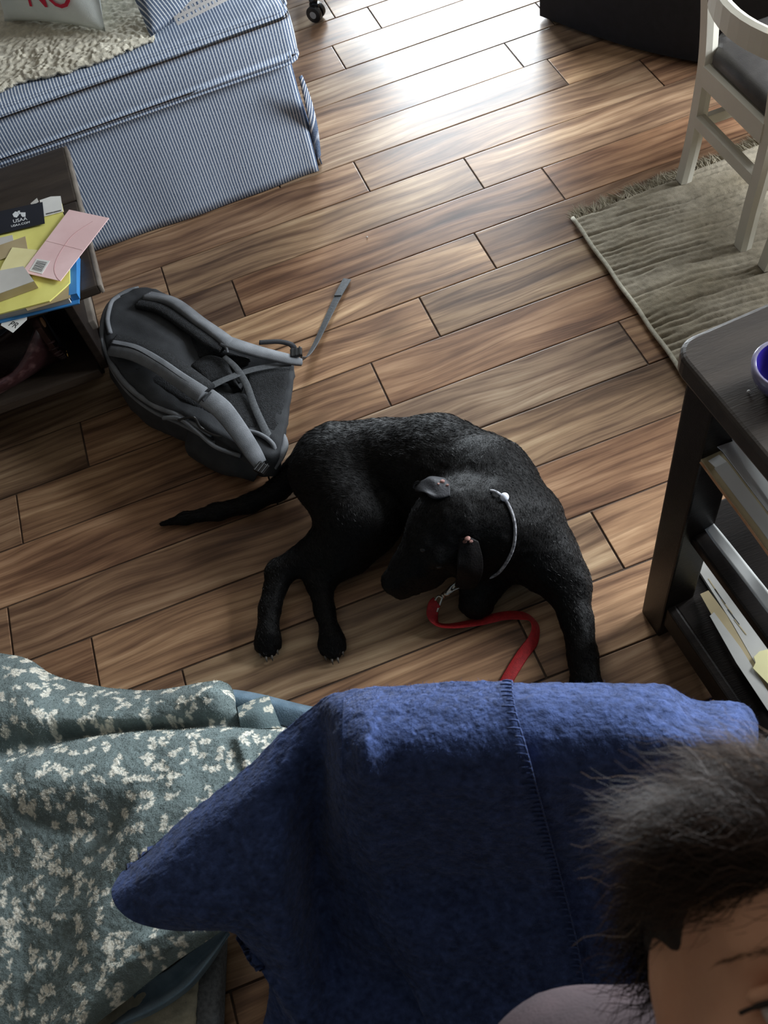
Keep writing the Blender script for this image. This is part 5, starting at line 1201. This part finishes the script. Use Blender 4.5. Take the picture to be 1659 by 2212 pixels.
for x_, y_ in pts_:
    a = rg.uniform(0, 2*PI); curv = rg.uniform(-0.35, 0.35); step = 0.0062; nl = rg.integers(2, 5)
    for k in range(nl):
        x_ += step*math.cos(a); y_ += step*math.sin(a); a += curv
        stamp(x_, y_, a, 0.0042, 0.0007)
        for s_ in (-1, 1):
            if rg.random() < 0.82: b = a + s_*rg.uniform(0.6, 0.95); l_ = rg.uniform(0.0040, 0.0060); stamp(x_ + math.cos(b)*l_*0.9, y_ + math.sin(b)*l_*0.9, b, l_, l_*0.44)
    stamp(x_ + math.cos(a)*0.0055, y_ + math.sin(a)*0.0055, a, 0.0055, 0.0023)
fi = np.clip(((co[:, 0]-gx0)/pxs).astype(int), 0, GW-1); fj = np.clip(((co[:, 1]-gy0)/pxs).astype(int), 0, GH-1)
mk = IM[fi, fj][:, None]; rgh = (1 + 0.10*vnoise(co[:, 0]*160, co[:, 1]*160, 44))[:, None]
gnd = np.array(lin(116, 129, 128))*(1 + 0.10*vnoise(co[:, 0]*60, co[:, 1]*60, 45))[:, None]
set_col(me, np.clip((gnd*(1-mk) + np.array(lin(228, 224, 210))*mk)*rgh, 0, 1))
thr = tag(link('fleece_throw', me, MAT['leaf_fleece'], None, True), 'blue grey fleece throw printed with cream leaf sprigs heaped on the floor pad', 'throw')
p, n, t_, (u_, v_, w_) = sample_mesh(me, 60000, lambda c_, n_: (n_[:, 2] > 0.0)*1.0)
ca = np.empty(len(me.vertices)*4, np.float32); me.color_attributes['Col'].data.foreach_get('color', ca); ca = ca.reshape(-1, 4)[:, :3]
cf = ca[t_[:, 0]]*u_ + ca[t_[:, 1]]*v_ + ca[t_[:, 2]]*w_
o = link('pile', strands_me(p, n + RNG.normal(0, 0.8, p.shape), RNG.uniform(0.0016, 0.0036, len(p)), 0.0008, np.clip(cf*RNG.uniform(0.85, 1.2, (len(p), 1)), 0, 1)), MAT['leaf_fleece']); o['kind'] = 'stuff'; rel(o, thr)
# plain reverse side showing where the throw turns over
rows = [[(486, 2008, .085), (420, 2052, .080), (352, 2102, .075), (272, 2120, .06), (250, 2150, .05), (170, 2240, .05)], [(492, 2014, .075), (436, 2072, .060), (372, 2130, .055), (312, 2160, .05), (270, 2185, .045), (190, 2245, .05)], [(494, 2016, .08), (452, 2072, .085), (400, 2132, .09), (330, 2178, .09), (262, 2210, .09), (195, 2250, .08)], [(496, 2018, .07), (460, 2078, .07), (410, 2138, .072), (340, 2186, .072), (270, 2218, .07), (200, 2258, .06)]]
S = lattice(rows, 12, 10); rel(link('reverse_side', sheet_me(S, 0.004), MAT['plain_fleece'], None, True), thr)
rows = [[(486, 1488, .02), (540, 1494, .022), (600, 1508, .02), (680, 1528, .016)], [(500, 1505, .04), (545, 1512, .04), (605, 1525, .036), (690, 1545, .03)], [(515, 1545, .02), (560, 1560, .02), (620, 1570, .02), (700, 1580, .018)]]
S = lattice(rows, 10, 10); S[..., 2] += 0.003*vnoise(S[..., 0]*30, S[..., 1]*30, 47); rel(link('reverse_side', sheet_me(S, 0.004), MAT['plain_fleece'], None, True), thr)
rows = [[(512, 1528, .05), (545, 1512, .055), (580, 1501, .05)], [(516, 1550, .07), (555, 1538, .075), (592, 1532, .06)], [(520, 1578, .06), (565, 1574, .065), (608, 1572, .05)]]
S = lattice(rows, 24, 24); m2 = sheet_me(S, 0.005); c2 = vcos(m2); mk = IM[np.clip(((c2[:, 0]-gx0)/pxs).astype(int), 0, GW-1), np.clip(((c2[:, 1]-gy0)/pxs).astype(int), 0, GH-1)][:, None]
set_col(m2, np.array(lin(104, 120, 122))*(1-mk) + np.array(lin(212, 208, 192))*mk); rel(link('corner_flap', m2, MAT['leaf_fleece'], None, True), thr)

# ------------------------------------------------------------------ armchair, navy fleece blanket over its back
ac = root('armchair', 'low teal grey armchair hidden under the navy fleece blanket', 'armchair', (0.12, -3.05, 0))
pa, pb_ = P(800, 1560, 0.66), P(1560, 1570, 0.66); uu = (pb_-pa); uu[2] = 0; wl_ = np.linalg.norm(uu); uu /= wl_; vv_ = np.array([uu[1], -uu[0], 0]); vv_ = vv_ if vv_[1] < 0 else -vv_
ang_c = math.atan2(uu[1], uu[0]); mid_ = (pa + pb_)/2
def cbx(nm, c_, sx, sy, sz, bev=0.03): return wlink(nm, box_me(c_[0], c_[1], c_[2], sx, sy, sz, bev, 4, ang_c), MAT['teal_uphol'], ac, True)
cbx('backrest', (mid_[0]-uu[0]*.03, mid_[1]-uu[1]*.03, 0.40), wl_-0.10, 0.06, 0.50, 0.028)
sc_ = mid_ + vv_*0.36; cbx('seat', (sc_[0], sc_[1], 0.24), wl_+0.06, 0.60, 0.26, 0.04)
la0, la1 = P(660, 1700, 0.48), P(480, 1880, 0.42); me = sdf_me([('c', la0, 0.050, la1, 0.040), ('c', la0 - np.array([0, 0, 0.2]), 0.055, la1 - np.array([0, 0, 0.2]), 0.05), ('c', la0 - np.array([0, 0, 0.38]), 0.05, la1 - np.array([0, 0, 0.36]), 0.045), ('c', la0 - np.array([0, 0, .1]), 0.05, la1 - np.array([0, 0, .1]), .045), ('c', la0 - np.array([0, 0, .3]), 0.05, la1 - np.array([0, 0, .28]), .045)], 0.012, 0.03, 2)
wlink('arm', me, MAT['teal_uphol'], ac, True)
ra = P(1668, 1562, 0.56); cr = ra + vv_*0.17 + uu*0.035; cbx('arm', (cr[0], cr[1], 0.30), 0.07, 0.34, 0.52, 0.015)
for s_, t__ in ((-.16, .12), (.16, .12), (-.16, .60), (.16, .60)):
    q = mid_ + uu*s_ + vv_*t__; wlink('leg', box_me(q[0], q[1], 0.058, 0.045, 0.045, 0.116, 0.006), MAT['espresso'], ac)

NAVY = np.array(lin(64, 80, 124))
rows = [
 [(262, 1884, .55), (305, 1845, .57), (420, 1750, .60), (540, 1650, .64), (668, 1532, .69), (735, 1497, .72), (900, 1484, .74), (1100, 1476, .745), (1300, 1478, .745), (1438, 1479, .74), (1495, 1508, .72), (1600, 1520, .715), (1638, 1560, .70)],
 [(241, 1922, .572), (315, 1885, .60), (440, 1788, .63), (565, 1695, .668), (690, 1588, .692), (742, 1545, .748), (900, 1535, .772), (1100, 1530, .778), (1300, 1536, .778), (1440, 1545, .772), (1505, 1558, .760), (1602, 1570, .752), (1638, 1600, .72)],
 [(252, 1960, .578), (345, 1925, .605), (470, 1850, .63), (590, 1770, .658), (692, 1680, .640), (745, 1640, .738), (900, 1640, .772), (1100, 1640, .768), (1300, 1640, .772), (1440, 1630, .776), (1508, 1622, .776), (1592, 1622, .77), (1632, 1640, .735)],
 [(288, 1990, .572), (385, 1958, .598), (500, 1900, .620), (605, 1845, .640), (684, 1800, .565), (752, 1780, 0.65), (900, 1780, 0.668), (1110, 1780, 0.668), (1300, 1780, 0.668), (1440, 1760, 0.672), (1512, 1740, 0.678), (1605, 1720, 0.68), (1665, 1700, 0.665)],
 [(342, 2006, .560), (430, 1988, .583), (520, 1960, .600), (612, 1935, .600), (690, 1920, .505), (770, 1900, 0.545), (920, 1900, 0.56), (1140, 1900, 0.56), (1320, 1900, 0.56), (1440, 1880, 0.565), (1525, 1860, 0.57), (1625, 1840, 0.575), (1700, 1820, 0.57)],
 [(408, 2012, .545), (465, 2008, .560), (530, 2010, .562), (625, 2035, .545), (705, 2040, .445), (800, 2030, 0.48), (950, 2030, 0.495), (1190, 2030, 0.497), (1340, 2020, 0.495), (1450, 2000, 0.495), (1545, 1980, 0.495), (1645, 1960, 0.495), (1740, 1940, 0.49)],
 [(488, 2004, .53), (512, 2006, .53), (552, 2062, .51), (640, 2130, .488), (722, 2140, .435), (840, 2130, 0.43), (980, 2130, 0.447), (1230, 2130, 0.45), (1360, 2120, 0.447), (1460, 2110, 0.445), (1562, 2100, 0.44), (1665, 2090, 0.44), (1780, 2080, 0.435)],
 [(538, 2050, .50), (556, 2078, .50), (592, 2140, .48), (660, 2210, .455), (742, 2230, .405), (860, 2230, .42), (1000, 2230, .43), (1250, 2230, .43), (1400, 2220, .425), (1480, 2210, .42), (1600, 2200, .415), (1700, 2190, .41), (1800, 2180, .40)],
 [(582, 2130, .46), (592, 2150, .46), (622, 2200, .44), (690, 2280, .42), (760, 2300, .37), (880, 2310, .385), (1020, 2310, .39), (1270, 2310, .39), (1420, 2300, .385), (1500, 2290, .38), (1620, 2280, .38), (1720, 2270, .37), (1820, 2260, .36)],
 [(560, 2240, .40), (580, 2270, .40), (630, 2310, .39), (700, 2340, .37), (780, 2360, .34), (900, 2370, .35), (1040, 2370, .35), (1290, 2370, .35), (1440, 2360, .345), (1520, 2350, .34), (1640, 2340, .34), (1740, 2330, .33), (1840, 2320, .32)]]
S = lattice(rows, 22, 26)
up0 = S[0].copy(); b1 = up0 - np.array([0, 0, .05]) + (up0 - S[3])*0.10*np.array([1, 1, 0]); b2 = up0 - np.array([0, 0, .16]); b3 = up0 - np.array([0, 0, .34])
S = np.concatenate([np.stack([b3*(1-k) + b2*k for k in np.linspace(0, 1, 6, endpoint=False)]), np.stack([b2*(1-k) + up0*k + (b1 - (b2*.31 + up0*.69))*4*k*(1-k)*0.35 for k in np.linspace(0, 1, 10, endpoint=False)]), S])
def nap(S, seed):
    N = grid_n(S); a = vnoise(S[..., 0]*190, S[..., 1]*190, seed, S[..., 2]*190); b = vnoise(S[..., 0]*90, S[..., 1]*90, seed+1, S[..., 2]*90)
    c_ = vnoise(S[..., 0]*14, S[..., 1]*14, seed+2, S[..., 2]*14); hgt = 0.0012*np.abs(a) + 0.0011*b + 0.0035*c_
    i = np.arange(S.shape[0]); j = np.arange(S.shape[1]); m = np.clip(np.minimum(j, j[::-1])[None]/14, 0, 1)*np.clip(i[::-1][:, None]/14, 0, 1)
    return S + N*(hgt*m)[..., None], a, b
def dense_grid(S, r, c_):
    """resample a grid finer by linear interpolation"""
    i = np.linspace(0, S.shape[0]-1, r); j = np.linspace(0, S.shape[1]-1, c_); i0 = np.minimum(i.astype(int), S.shape[0]-2); j0 = np.minimum(j.astype(int), S.shape[1]-2); u = (i-i0)[:, None, None]; v = (j-j0)[None, :, None]
    A = S[i0][:, j0]; B = S[i0+1][:, j0]; C_ = S[i0][:, j0+1]; D_ = S[i0+1][:, j0+1]
    return A*(1-u)*(1-v) + B*u*(1-v) + C_*(1-u)*v + D_*u*v
S = dense_grid(S, 380, 420); S, a, b = nap(S, 51)
me = sheet_me(S, 0.007); f = np.clip(0.80 + 0.32*a + 0.12*b, 0.45, 1.5).ravel(); f = np.r_[f, f]
set_col(me, np.clip(NAVY*f[:, None], 0, 1))
nb_ = root('fleece_blanket', 'navy blue fleece blanket with a stitched fold draped over the chair back', 'blanket', P(1100, 1700, .74))
wlink('main_layer', me, MAT['navy'], nb_, True)
p, n, _, _ = sample_mesh(me, 52000, lambda c_, n_: (n_[:, 2] > -0.2)*1.0)
parts_f = [(p, n)]
rows = [
 [(742, 1500, .724), (800, 1488, .744), (900, 1478, .748), (1000, 1473, .754), (1106, 1470, .757)],
 [(740, 1545, .770), (790, 1540, .790), (860, 1537, .786), (1000, 1533, .790), (1112, 1530, .792)],
 [(738, 1640, .772), (785, 1640, .797), (850, 1640, .786), (1000, 1640, .786), (1142, 1640, .784)],
 [(746, 1780, 0.664), (795, 1780, 0.69), (865, 1780, 0.684), (1020, 1780, 0.684), (1180, 1780, 0.684)],
 [(770, 1900, 0.56), (822, 1900, 0.586), (890, 1900, 0.578), (1050, 1900, 0.576), (1212, 1900, 0.576)],
 [(822, 2030, 0.497), (880, 2030, 0.519), (950, 2030, 0.514), (1100, 2030, 0.514), (1244, 2030, 0.512)],
 [(885, 2130, 0.455), (930, 2130, 0.471), (1000, 2130, 0.468), (1130, 2130, 0.468), (1262, 2130, 0.467)],
 [(940, 2260, .42), (980, 2260, .43), (1050, 2260, .43), (1170, 2260, .43), (1290, 2260, .43)]]
S = lattice(rows, 22, 22); edge = S[:, -1].copy()
lft = S[:, :1] - np.array([0, 0, .030]) + (S[:, :1] - S[:, 3:4])*0.05
S = np.concatenate([lft, S], 1); S = dense_grid(S, 300, 200); S, a, b = nap(S, 61)
me = sheet_me(S, 0.006); f = np.clip(0.80 + 0.34*a + 0.14*b, 0.45, 1.5).ravel(); f = np.r_[f, f]; set_col(me, np.clip(NAVY*f[:, None], 0, 1))
wlink('folded_flap', me, MAT['navy'], nb_, True)
parts_f.append(sample_mesh(me, 26000, lambda c_, n_: (n_[:, 2] > -0.2)*1.0)[:2])
p = np.concatenate([q[0] for q in parts_f]); n = np.concatenate([q[1] for q in parts_f])
cf = np.clip(NAVY*RNG.uniform(0.7, 1.35, (len(p), 1)), 0, 1)
o = wlink('fuzz', strands_me(p, n + RNG.normal(0, 0.8, p.shape), RNG.uniform(0.0015, 0.0042, len(p)), 0.00028, cf, RNG.normal(0, 0.001, p.shape)), MAT['navy_fuzz'], nb_); o['kind'] = 'stuff'
# blanket stitch along the fold's edge
ec = edge[::1]; d_ = np.r_[0, np.cumsum(np.linalg.norm(np.diff(ec, axis=0), axis=1))]; tt_ = np.arange(0.004, d_[-1], 0.0085)
ep = np.stack([np.interp(tt_, d_, ec[:, k]) for k in range(3)], 1) + np.array([0, 0, .003]); inn = (S[:, -40] - S[:, -1]); inn = np.stack([np.interp(tt_, d_/d_[-1]*d_[-1], np.interp(np.linspace(0, 1, len(ec)), np.linspace(0, 1, len(inn)), inn[:, k])) for k in range(3)], 1); inn /= np.linalg.norm(inn, axis=1)[:, None]
V = []; F = []; bm = bmesh.new()
for k in range(len(ep)-1):
    a_, b_ = ep[k], ep[k+1]; c_ = a_ + inn[k]*(0.010 + 0.003*math.sin(k*2.3)) + np.array([0, 0, .0015])
    m_ = tube_me([c_, (c_+a_)/2 + np.array([0, 0, .0016]), a_, (a_+b_)/2 + np.array([0, 0, .001]), b_], [0.0009, 0.0012, 0.0013, 0.0012, 0.0009], 5); bm.from_mesh(m_); bpy.data.meshes.remove(m_)
me = bpy.data.meshes.new('m'); bm.to_mesh(me); bm.free(); set_col(me, np.tile(NAVY*0.8, (len(me.vertices), 1))); wlink('edge_stitching', me, MAT['navy'], nb_, True)

# ------------------------------------------------------------------ person looking up from the chair
fn = np.array([-0.10, -0.12, 0.987]); fn /= np.linalg.norm(fn); fu = np.array([0.355, 0.770, 0.53]); fu -= fn*fu.dot(fn); fu /= np.linalg.norm(fu); fx_ = np.cross(fu, fn)
EY = P(1712, 2192, 1.205); H = EY + fx_*0.032 - fn*0.066
RH = np.stack([fx_, fu, fn], 1)
def L(x, y, z): return H + RH @ np.array([x, y, z])
hp = []
def hc(a, ra, b, rb, k=0.02): hp.append(('c', L(*a), ra, L(*b), rb, k))
def he(a, r, k=0.02): hp.append(('e', L(*a), r, RH, k))
he((0, .036, -.030), (.076, .084, .096)); he((0, -.030, .006), (.063, .082, .068)); he((0, -.082, .020), (.040, .034, .040), .03)
he((0, .045, .030), (.060, .048, .045), .03)                                       # forehead
for s_ in (-1, 1):
    hc((s_*.012, .022, .068), .0085, (s_*.046, .026, .054), .008, .015)             # brow ridge
    he((s_*.044, -.022, .044), (.022, .016, .018), .03)                              # cheekbone
    he((s_*.056, -.05, .0), (.018, .04, .03), .03)                                   # jaw
    he((s_*.077, -.004, -.022), (.007, .030, .017), .010); he((s_*.080, .008, -.030), (.006, .020, .012), .006)
for s_ in (-1, 1): hp.append(('n', L(s_*.032, .002, .082), (.019, .013, .020), RH, .012))
hc((0, .010, .066), .0085, (0, -.030, .086), .0105, .014); he((0, -.038, .088), (.011, .010, .011), .01)
for s_ in (-1, 1): he((s_*.012, -.040, .076), (.0075, .007, .008), .008)
he((0, -.064, .066), (.024, .0065, .010), .01); he((0, -.074, .064), (.021, .0065, .010), .01); he((0, -.102, .046), (.018, .015, .018), .02)
xdir = np.array([0.94, -0.33, 0]); xdir /= np.linalg.norm(xdir)
fwd = np.array([-0.33, -0.94, 0])
hc((0, -.06, -.05), .052, (0, -.10, -.10), .054, .03); 
ShR = P(1215, 2385, 0.94); ShL = ShR + xdir*0.33; Sc = (ShR + ShL)/2
hp.append(('c', L(0, -.09, -.09), .054, Sc + np.array([0, 0, .01]), .060, .04)); Ch = Sc + fwd*0.10 - np.array([0, 0, .16]); Hip = Sc + fwd*0.26 - np.array([0, 0, .34])
tors = [('c', ShR + xdir*.02, .066, ShL - xdir*.02, .066, .04), ('c', ShR + xdir*.04 + np.array([0, 0, .012]), .058, Sc - xdir*.05 + np.array([0, .01, .03]), .052, .03), ('c', ShL - xdir*.04 + np.array([0, 0, .012]), .058, Sc + xdir*.05 + np.array([0, .01, .03]), .052, .03), ('c', Sc - np.array([0, 0, .04]), .095, Ch, .12, .05), ('c', Ch - xdir*.06, .10, Hip - xdir*.05, .105, .05), ('c', Ch + xdir*.06, .10, Hip + xdir*.05, .105, .05)]
arms = []
hand_tips = []
for s_, Sh in ((-1, ShR), (1, ShL)):
    El = Sh + fwd*0.16 + xdir*s_*0.05 - np.array([0, 0, .24]); Wr = El + fwd*0.22 - xdir*s_*0.10 - np.array([0, 0, .03])
    arms += [('c', Sh, .056, El, .044, .03), ('c', El, .044, Wr, .032, .02)]
    hd_ = (Wr - El)/np.linalg.norm(Wr - El); side = np.cross(hd_, [0, 0, 1]); side /= np.linalg.norm(side)
    hp.append(('c', El*0.4 + Wr*0.6, .034, Wr, .026, .02)); hp.append(('c', Wr, .026, Wr + hd_*.07 - np.array([0, 0, .01]), .026, .02)); hp.append(('c', Wr + hd_*.04 - side*.016, .020, Wr + hd_*.085 + side*.022, .018, .02))
    for k, ln in enumerate((.066, .076, .070, .054)):
        b_ = Wr + hd_*.085 + side*(k-1.5)*.019 - np.array([0, 0, .012]); m_ = b_ + hd_*ln*.55 - np.array([0, 0, .006]); e_ = m_ + hd_*ln*.40 - np.array([0, 0, .020])
        hp.append(('c', b_, .0095, m_, .0085, .004)); hp.append(('c', m_, .0085, e_, .0072, .003))
    tb_ = Wr + hd_*.02 - side*s_*.022; tm_ = tb_ + hd_*.035 - side*s_*.028; te_ = tm_ + hd_*.030 - side*s_*.008 - np.array([0, 0, .008]); hp.append(('c', tb_, .013, tm_, .0105, .008)); hp.append(('c', tm_, .0105, te_, .0085, .003))
legs = []
for s_ in (-1, 1):
    h0 = Hip + xdir*s_*.085 - np.array([0, 0, .02]); kn = h0 + fwd*.42 + np.array([0, 0, .02]); kn[2] = 0.53; an = kn + fwd*.06; an[2] = 0.09; to = an + fwd*.16; to[2] = 0.045
    legs += [('c', h0, .088, kn, .062, .04), ('c', kn, .060, an, .040, .03), ('c', an - np.array([0, 0, .045]) - fwd*.03, .038, to, .034, .02)]
inner = [(t_[0], t_[1], t_[2]-.012, t_[3], t_[4]-.012) + tuple(t_[5:]) for t_ in tors + arms + legs]
pr = root('person', 'person with brown hair in a mauve shirt looking up from the draped chair', 'person', Hip)
bodym = sdf_me(hp + inner, 0.0040, 0.02, 2); wlink('body', bodym, MAT['skin'], pr, True); SB = bvh_of(bodym)
def on_skin(x, y, off):
    o_, d_ = V3(L(x, y, .2)), V3(-fn); loc, nn_, _, _ = SB.ray_cast(o_, d_)
    return np.array(loc) + fn*off if loc is not None else L(x, y, .07)
wlink('shirt', sdf_me(tors + arms, 0.008, 0.03, 2), MAT['shirt'], pr, True)
wlink('trousers', sdf_me([('c', Hip - xdir*.05, .115, Hip + xdir*.05, .115, .04)] + [(t_[0], t_[1], t_[2]+.004, t_[3], t_[4]+.006, t_[5]) for t_ in legs], 0.010, 0.03, 2), MAT['trousers'], pr, True)
for s_ in (-1, 1):
    ey_ = wlink('eye', sdf_me([('e', L(s_*.032, .0015, .0615), (.0125, .0115, .0115), RH)], 0.0025, .004, 2), MAT['eyeball'], pr, True)
    i_ = link('iris', sdf_me([('e', L(s_*.032, .000, .0705), (.0055, .0055, .0030), RH)], 0.0013, .002, 1), MAT['iris'], None, True); i_.parent = ey_
    wlink('eyelid', sdf_me([('c', L(s_*.018, .006, .0685), .0042, L(s_*.033, .0095, .0715), .0048, .006), ('c', L(s_*.033, .0095, .0715), .0048, L(s_*.047, .005, .0645), .0036, .006)], 0.0016, .006, 1), MAT['skin'], pr, True)
    wlink('eyelashes', tube_me(catmull([L(s_*.017, .003, .0712), L(s_*.026, .006, .0755), L(s_*.036, .0062, .0755), L(s_*.048, .001, .0670), L(s_*.053, -.002, .063)], 5), [0.0010]*5 + [0.0014]*10 + [0.0010]*6, 6), MAT['hair_base'], pr, True)
    bp_ = []; bd_ = []
    for k in range(130):
        f_ = RNG.random(); y_ = np.interp(f_, [0, .3, .65, 1], [.0185, .0235, .0240, .0175]) + RNG.normal(0, .0016)*(1.2 - f_); x_ = s_*(.013 + .045*f_); bp_.append(on_skin(x_, y_, .0002)); bd_.append(RH @ np.array([s_*1.0, .35 - .9*f_ + RNG.normal(0, .15), .25]))
    mb_ = strands_me(np.array(bp_), np.array(bd_), RNG.uniform(.005, .009, 130), .0004, np.tile(np.array(lin(104, 76, 56)), (130, 1))); wlink('eyebrow', mb_, MAT['hair'], pr)
wlink('lips', sdf_me([('c', L(-.019, -.066, .068), .0042, L(.019, -.066, .068), .0042, .004), ('c', L(-.016, -.073, .068), .0046, L(.016, -.073, .068), .0046, .004), ('e', L(0, -.069, .0745), (.012, .006, .004), RH, .006)], 0.0022, .004, 1), MAT['lip'], pr, True)
hh = []
def hb(a, r, k=.03): hh.append(('e', L(*a), r, RH, k))
hb((0, .086, -.030), (.066, .036, .072)); hb((0, .056, -.060), (.078, .068, .068)); hb((-.064, .046, -.020), (.018, .036, .040)); hb((.064, .046, -.020), (.018, .036, .040)); hb((-.040, .066, .040), (.034, .026, .026)); hb((.030, .070, .044), (.044, .028, .028)); hb((0, .070, .048), (.040, .026, .028)); hb((-.068, .012, -.066), (.014, .045, .026)); hb((.068, .012, -.066), (.014, .045, .026))
hm = sdf_me(hh, 0.005, .03, 2); co = vcos(hm); nn = vnormals(hm)
hm.vertices.foreach_set('co', (co + nn*(0.004*vnoise(co[:, 0]*60, co[:, 1]*60, 71, co[:, 2]*60))[:, None]).astype(np.float32).ravel()); hm.update()
hr = wlink('hair', hm, MAT['hair_base'], pr, True)
def curls(n_, base_n, length, out, keep, wid, colr):
    p, n, _, _ = sample_mesh(hm, n_, keep); V = []; Q = []; Tt = []; col = []
    ql = (p - H) @ RH
    g = np.stack([np.sign(ql[:, 0])*0.75, 0.55 - 1.3*np.abs(ql[:, 0])/0.09, -0.45 + 0*ql[:, 0]], 1) @ RH.T
    g -= n*(g*n).sum(1, keepdims=True); g /= np.linalg.norm(g, axis=1)[:, None] + 1e-9
    seg = 7; pos = p.copy(); dirv = g + n*out + 0.35*np.stack([vnoise(ql[:, 0]*45, ql[:, 1]*45, 81), vnoise(ql[:, 0]*45, ql[:, 1]*45, 82), vnoise(ql[:, 0]*45, ql[:, 1]*45, 83)], 1) + RNG.normal(0, 0.16, p.shape); dirv /= np.linalg.norm(dirv, axis=1)[:, None]
    Ls = RNG.uniform(0.6, 1.2, n_)*length; ph_ = RNG.uniform(0, 6.28, n_); s1 = np.cross(dirv, n); s1 /= np.linalg.norm(s1, axis=1)[:, None] + 1e-9
    pts = [pos.copy()]
    for k in range(seg):
        dk = dirv + s1*(0.75*np.cos(ph_ + k*1.05))[:, None] + n*(0.25*np.sin(ph_*1.3 + k*0.9))[:, None]; dk /= np.linalg.norm(dk, axis=1)[:, None]
        pos = pos + dk*(Ls/seg)[:, None]; pts.append(pos.copy())
    A = np.stack(pts, 1); wv = np.linspace(1, 0.25, seg+1)[None, :, None]*wid/2
    V = np.stack([A - s1[:, None]*wv, A + s1[:, None]*wv], 2).reshape(-1, 3)
    b = (np.arange(n_)*(seg+1)*2)[:, None] + 2*np.arange(seg)[None]; b = b.ravel()
    me = npmesh(V, np.stack([b, b+1, b+3, b+2], 1)); set_col(me, np.repeat(colr(n_), 2*(seg+1), axis=0)); return me
def crown(c_, n_):
    q = (c_ - H) @ RH
    return ((q[:, 1] > 0.040) | (q[:, 2] < -0.045))*((q[:, 1] > 0.0)*1.0)
hcol = lambda n_: np.array(lin(42, 28, 19))*RNG.uniform(0.4, 1.5, (n_, 1))
o = wlink('curls', curls(17000, 0, 0.055, 0.10, crown, 0.0007, hcol), MAT['hair'], hr); o['kind'] = 'stuff'
o = wlink('flyaway_hair', curls(170, 0, 0.050, 0.8, crown, 0.00045, lambda n_: np.array(lin(120, 96, 74))*RNG.uniform(0.6, 1.4, (n_, 1))), MAT['hair'], hr); o['kind'] = 'stuff'
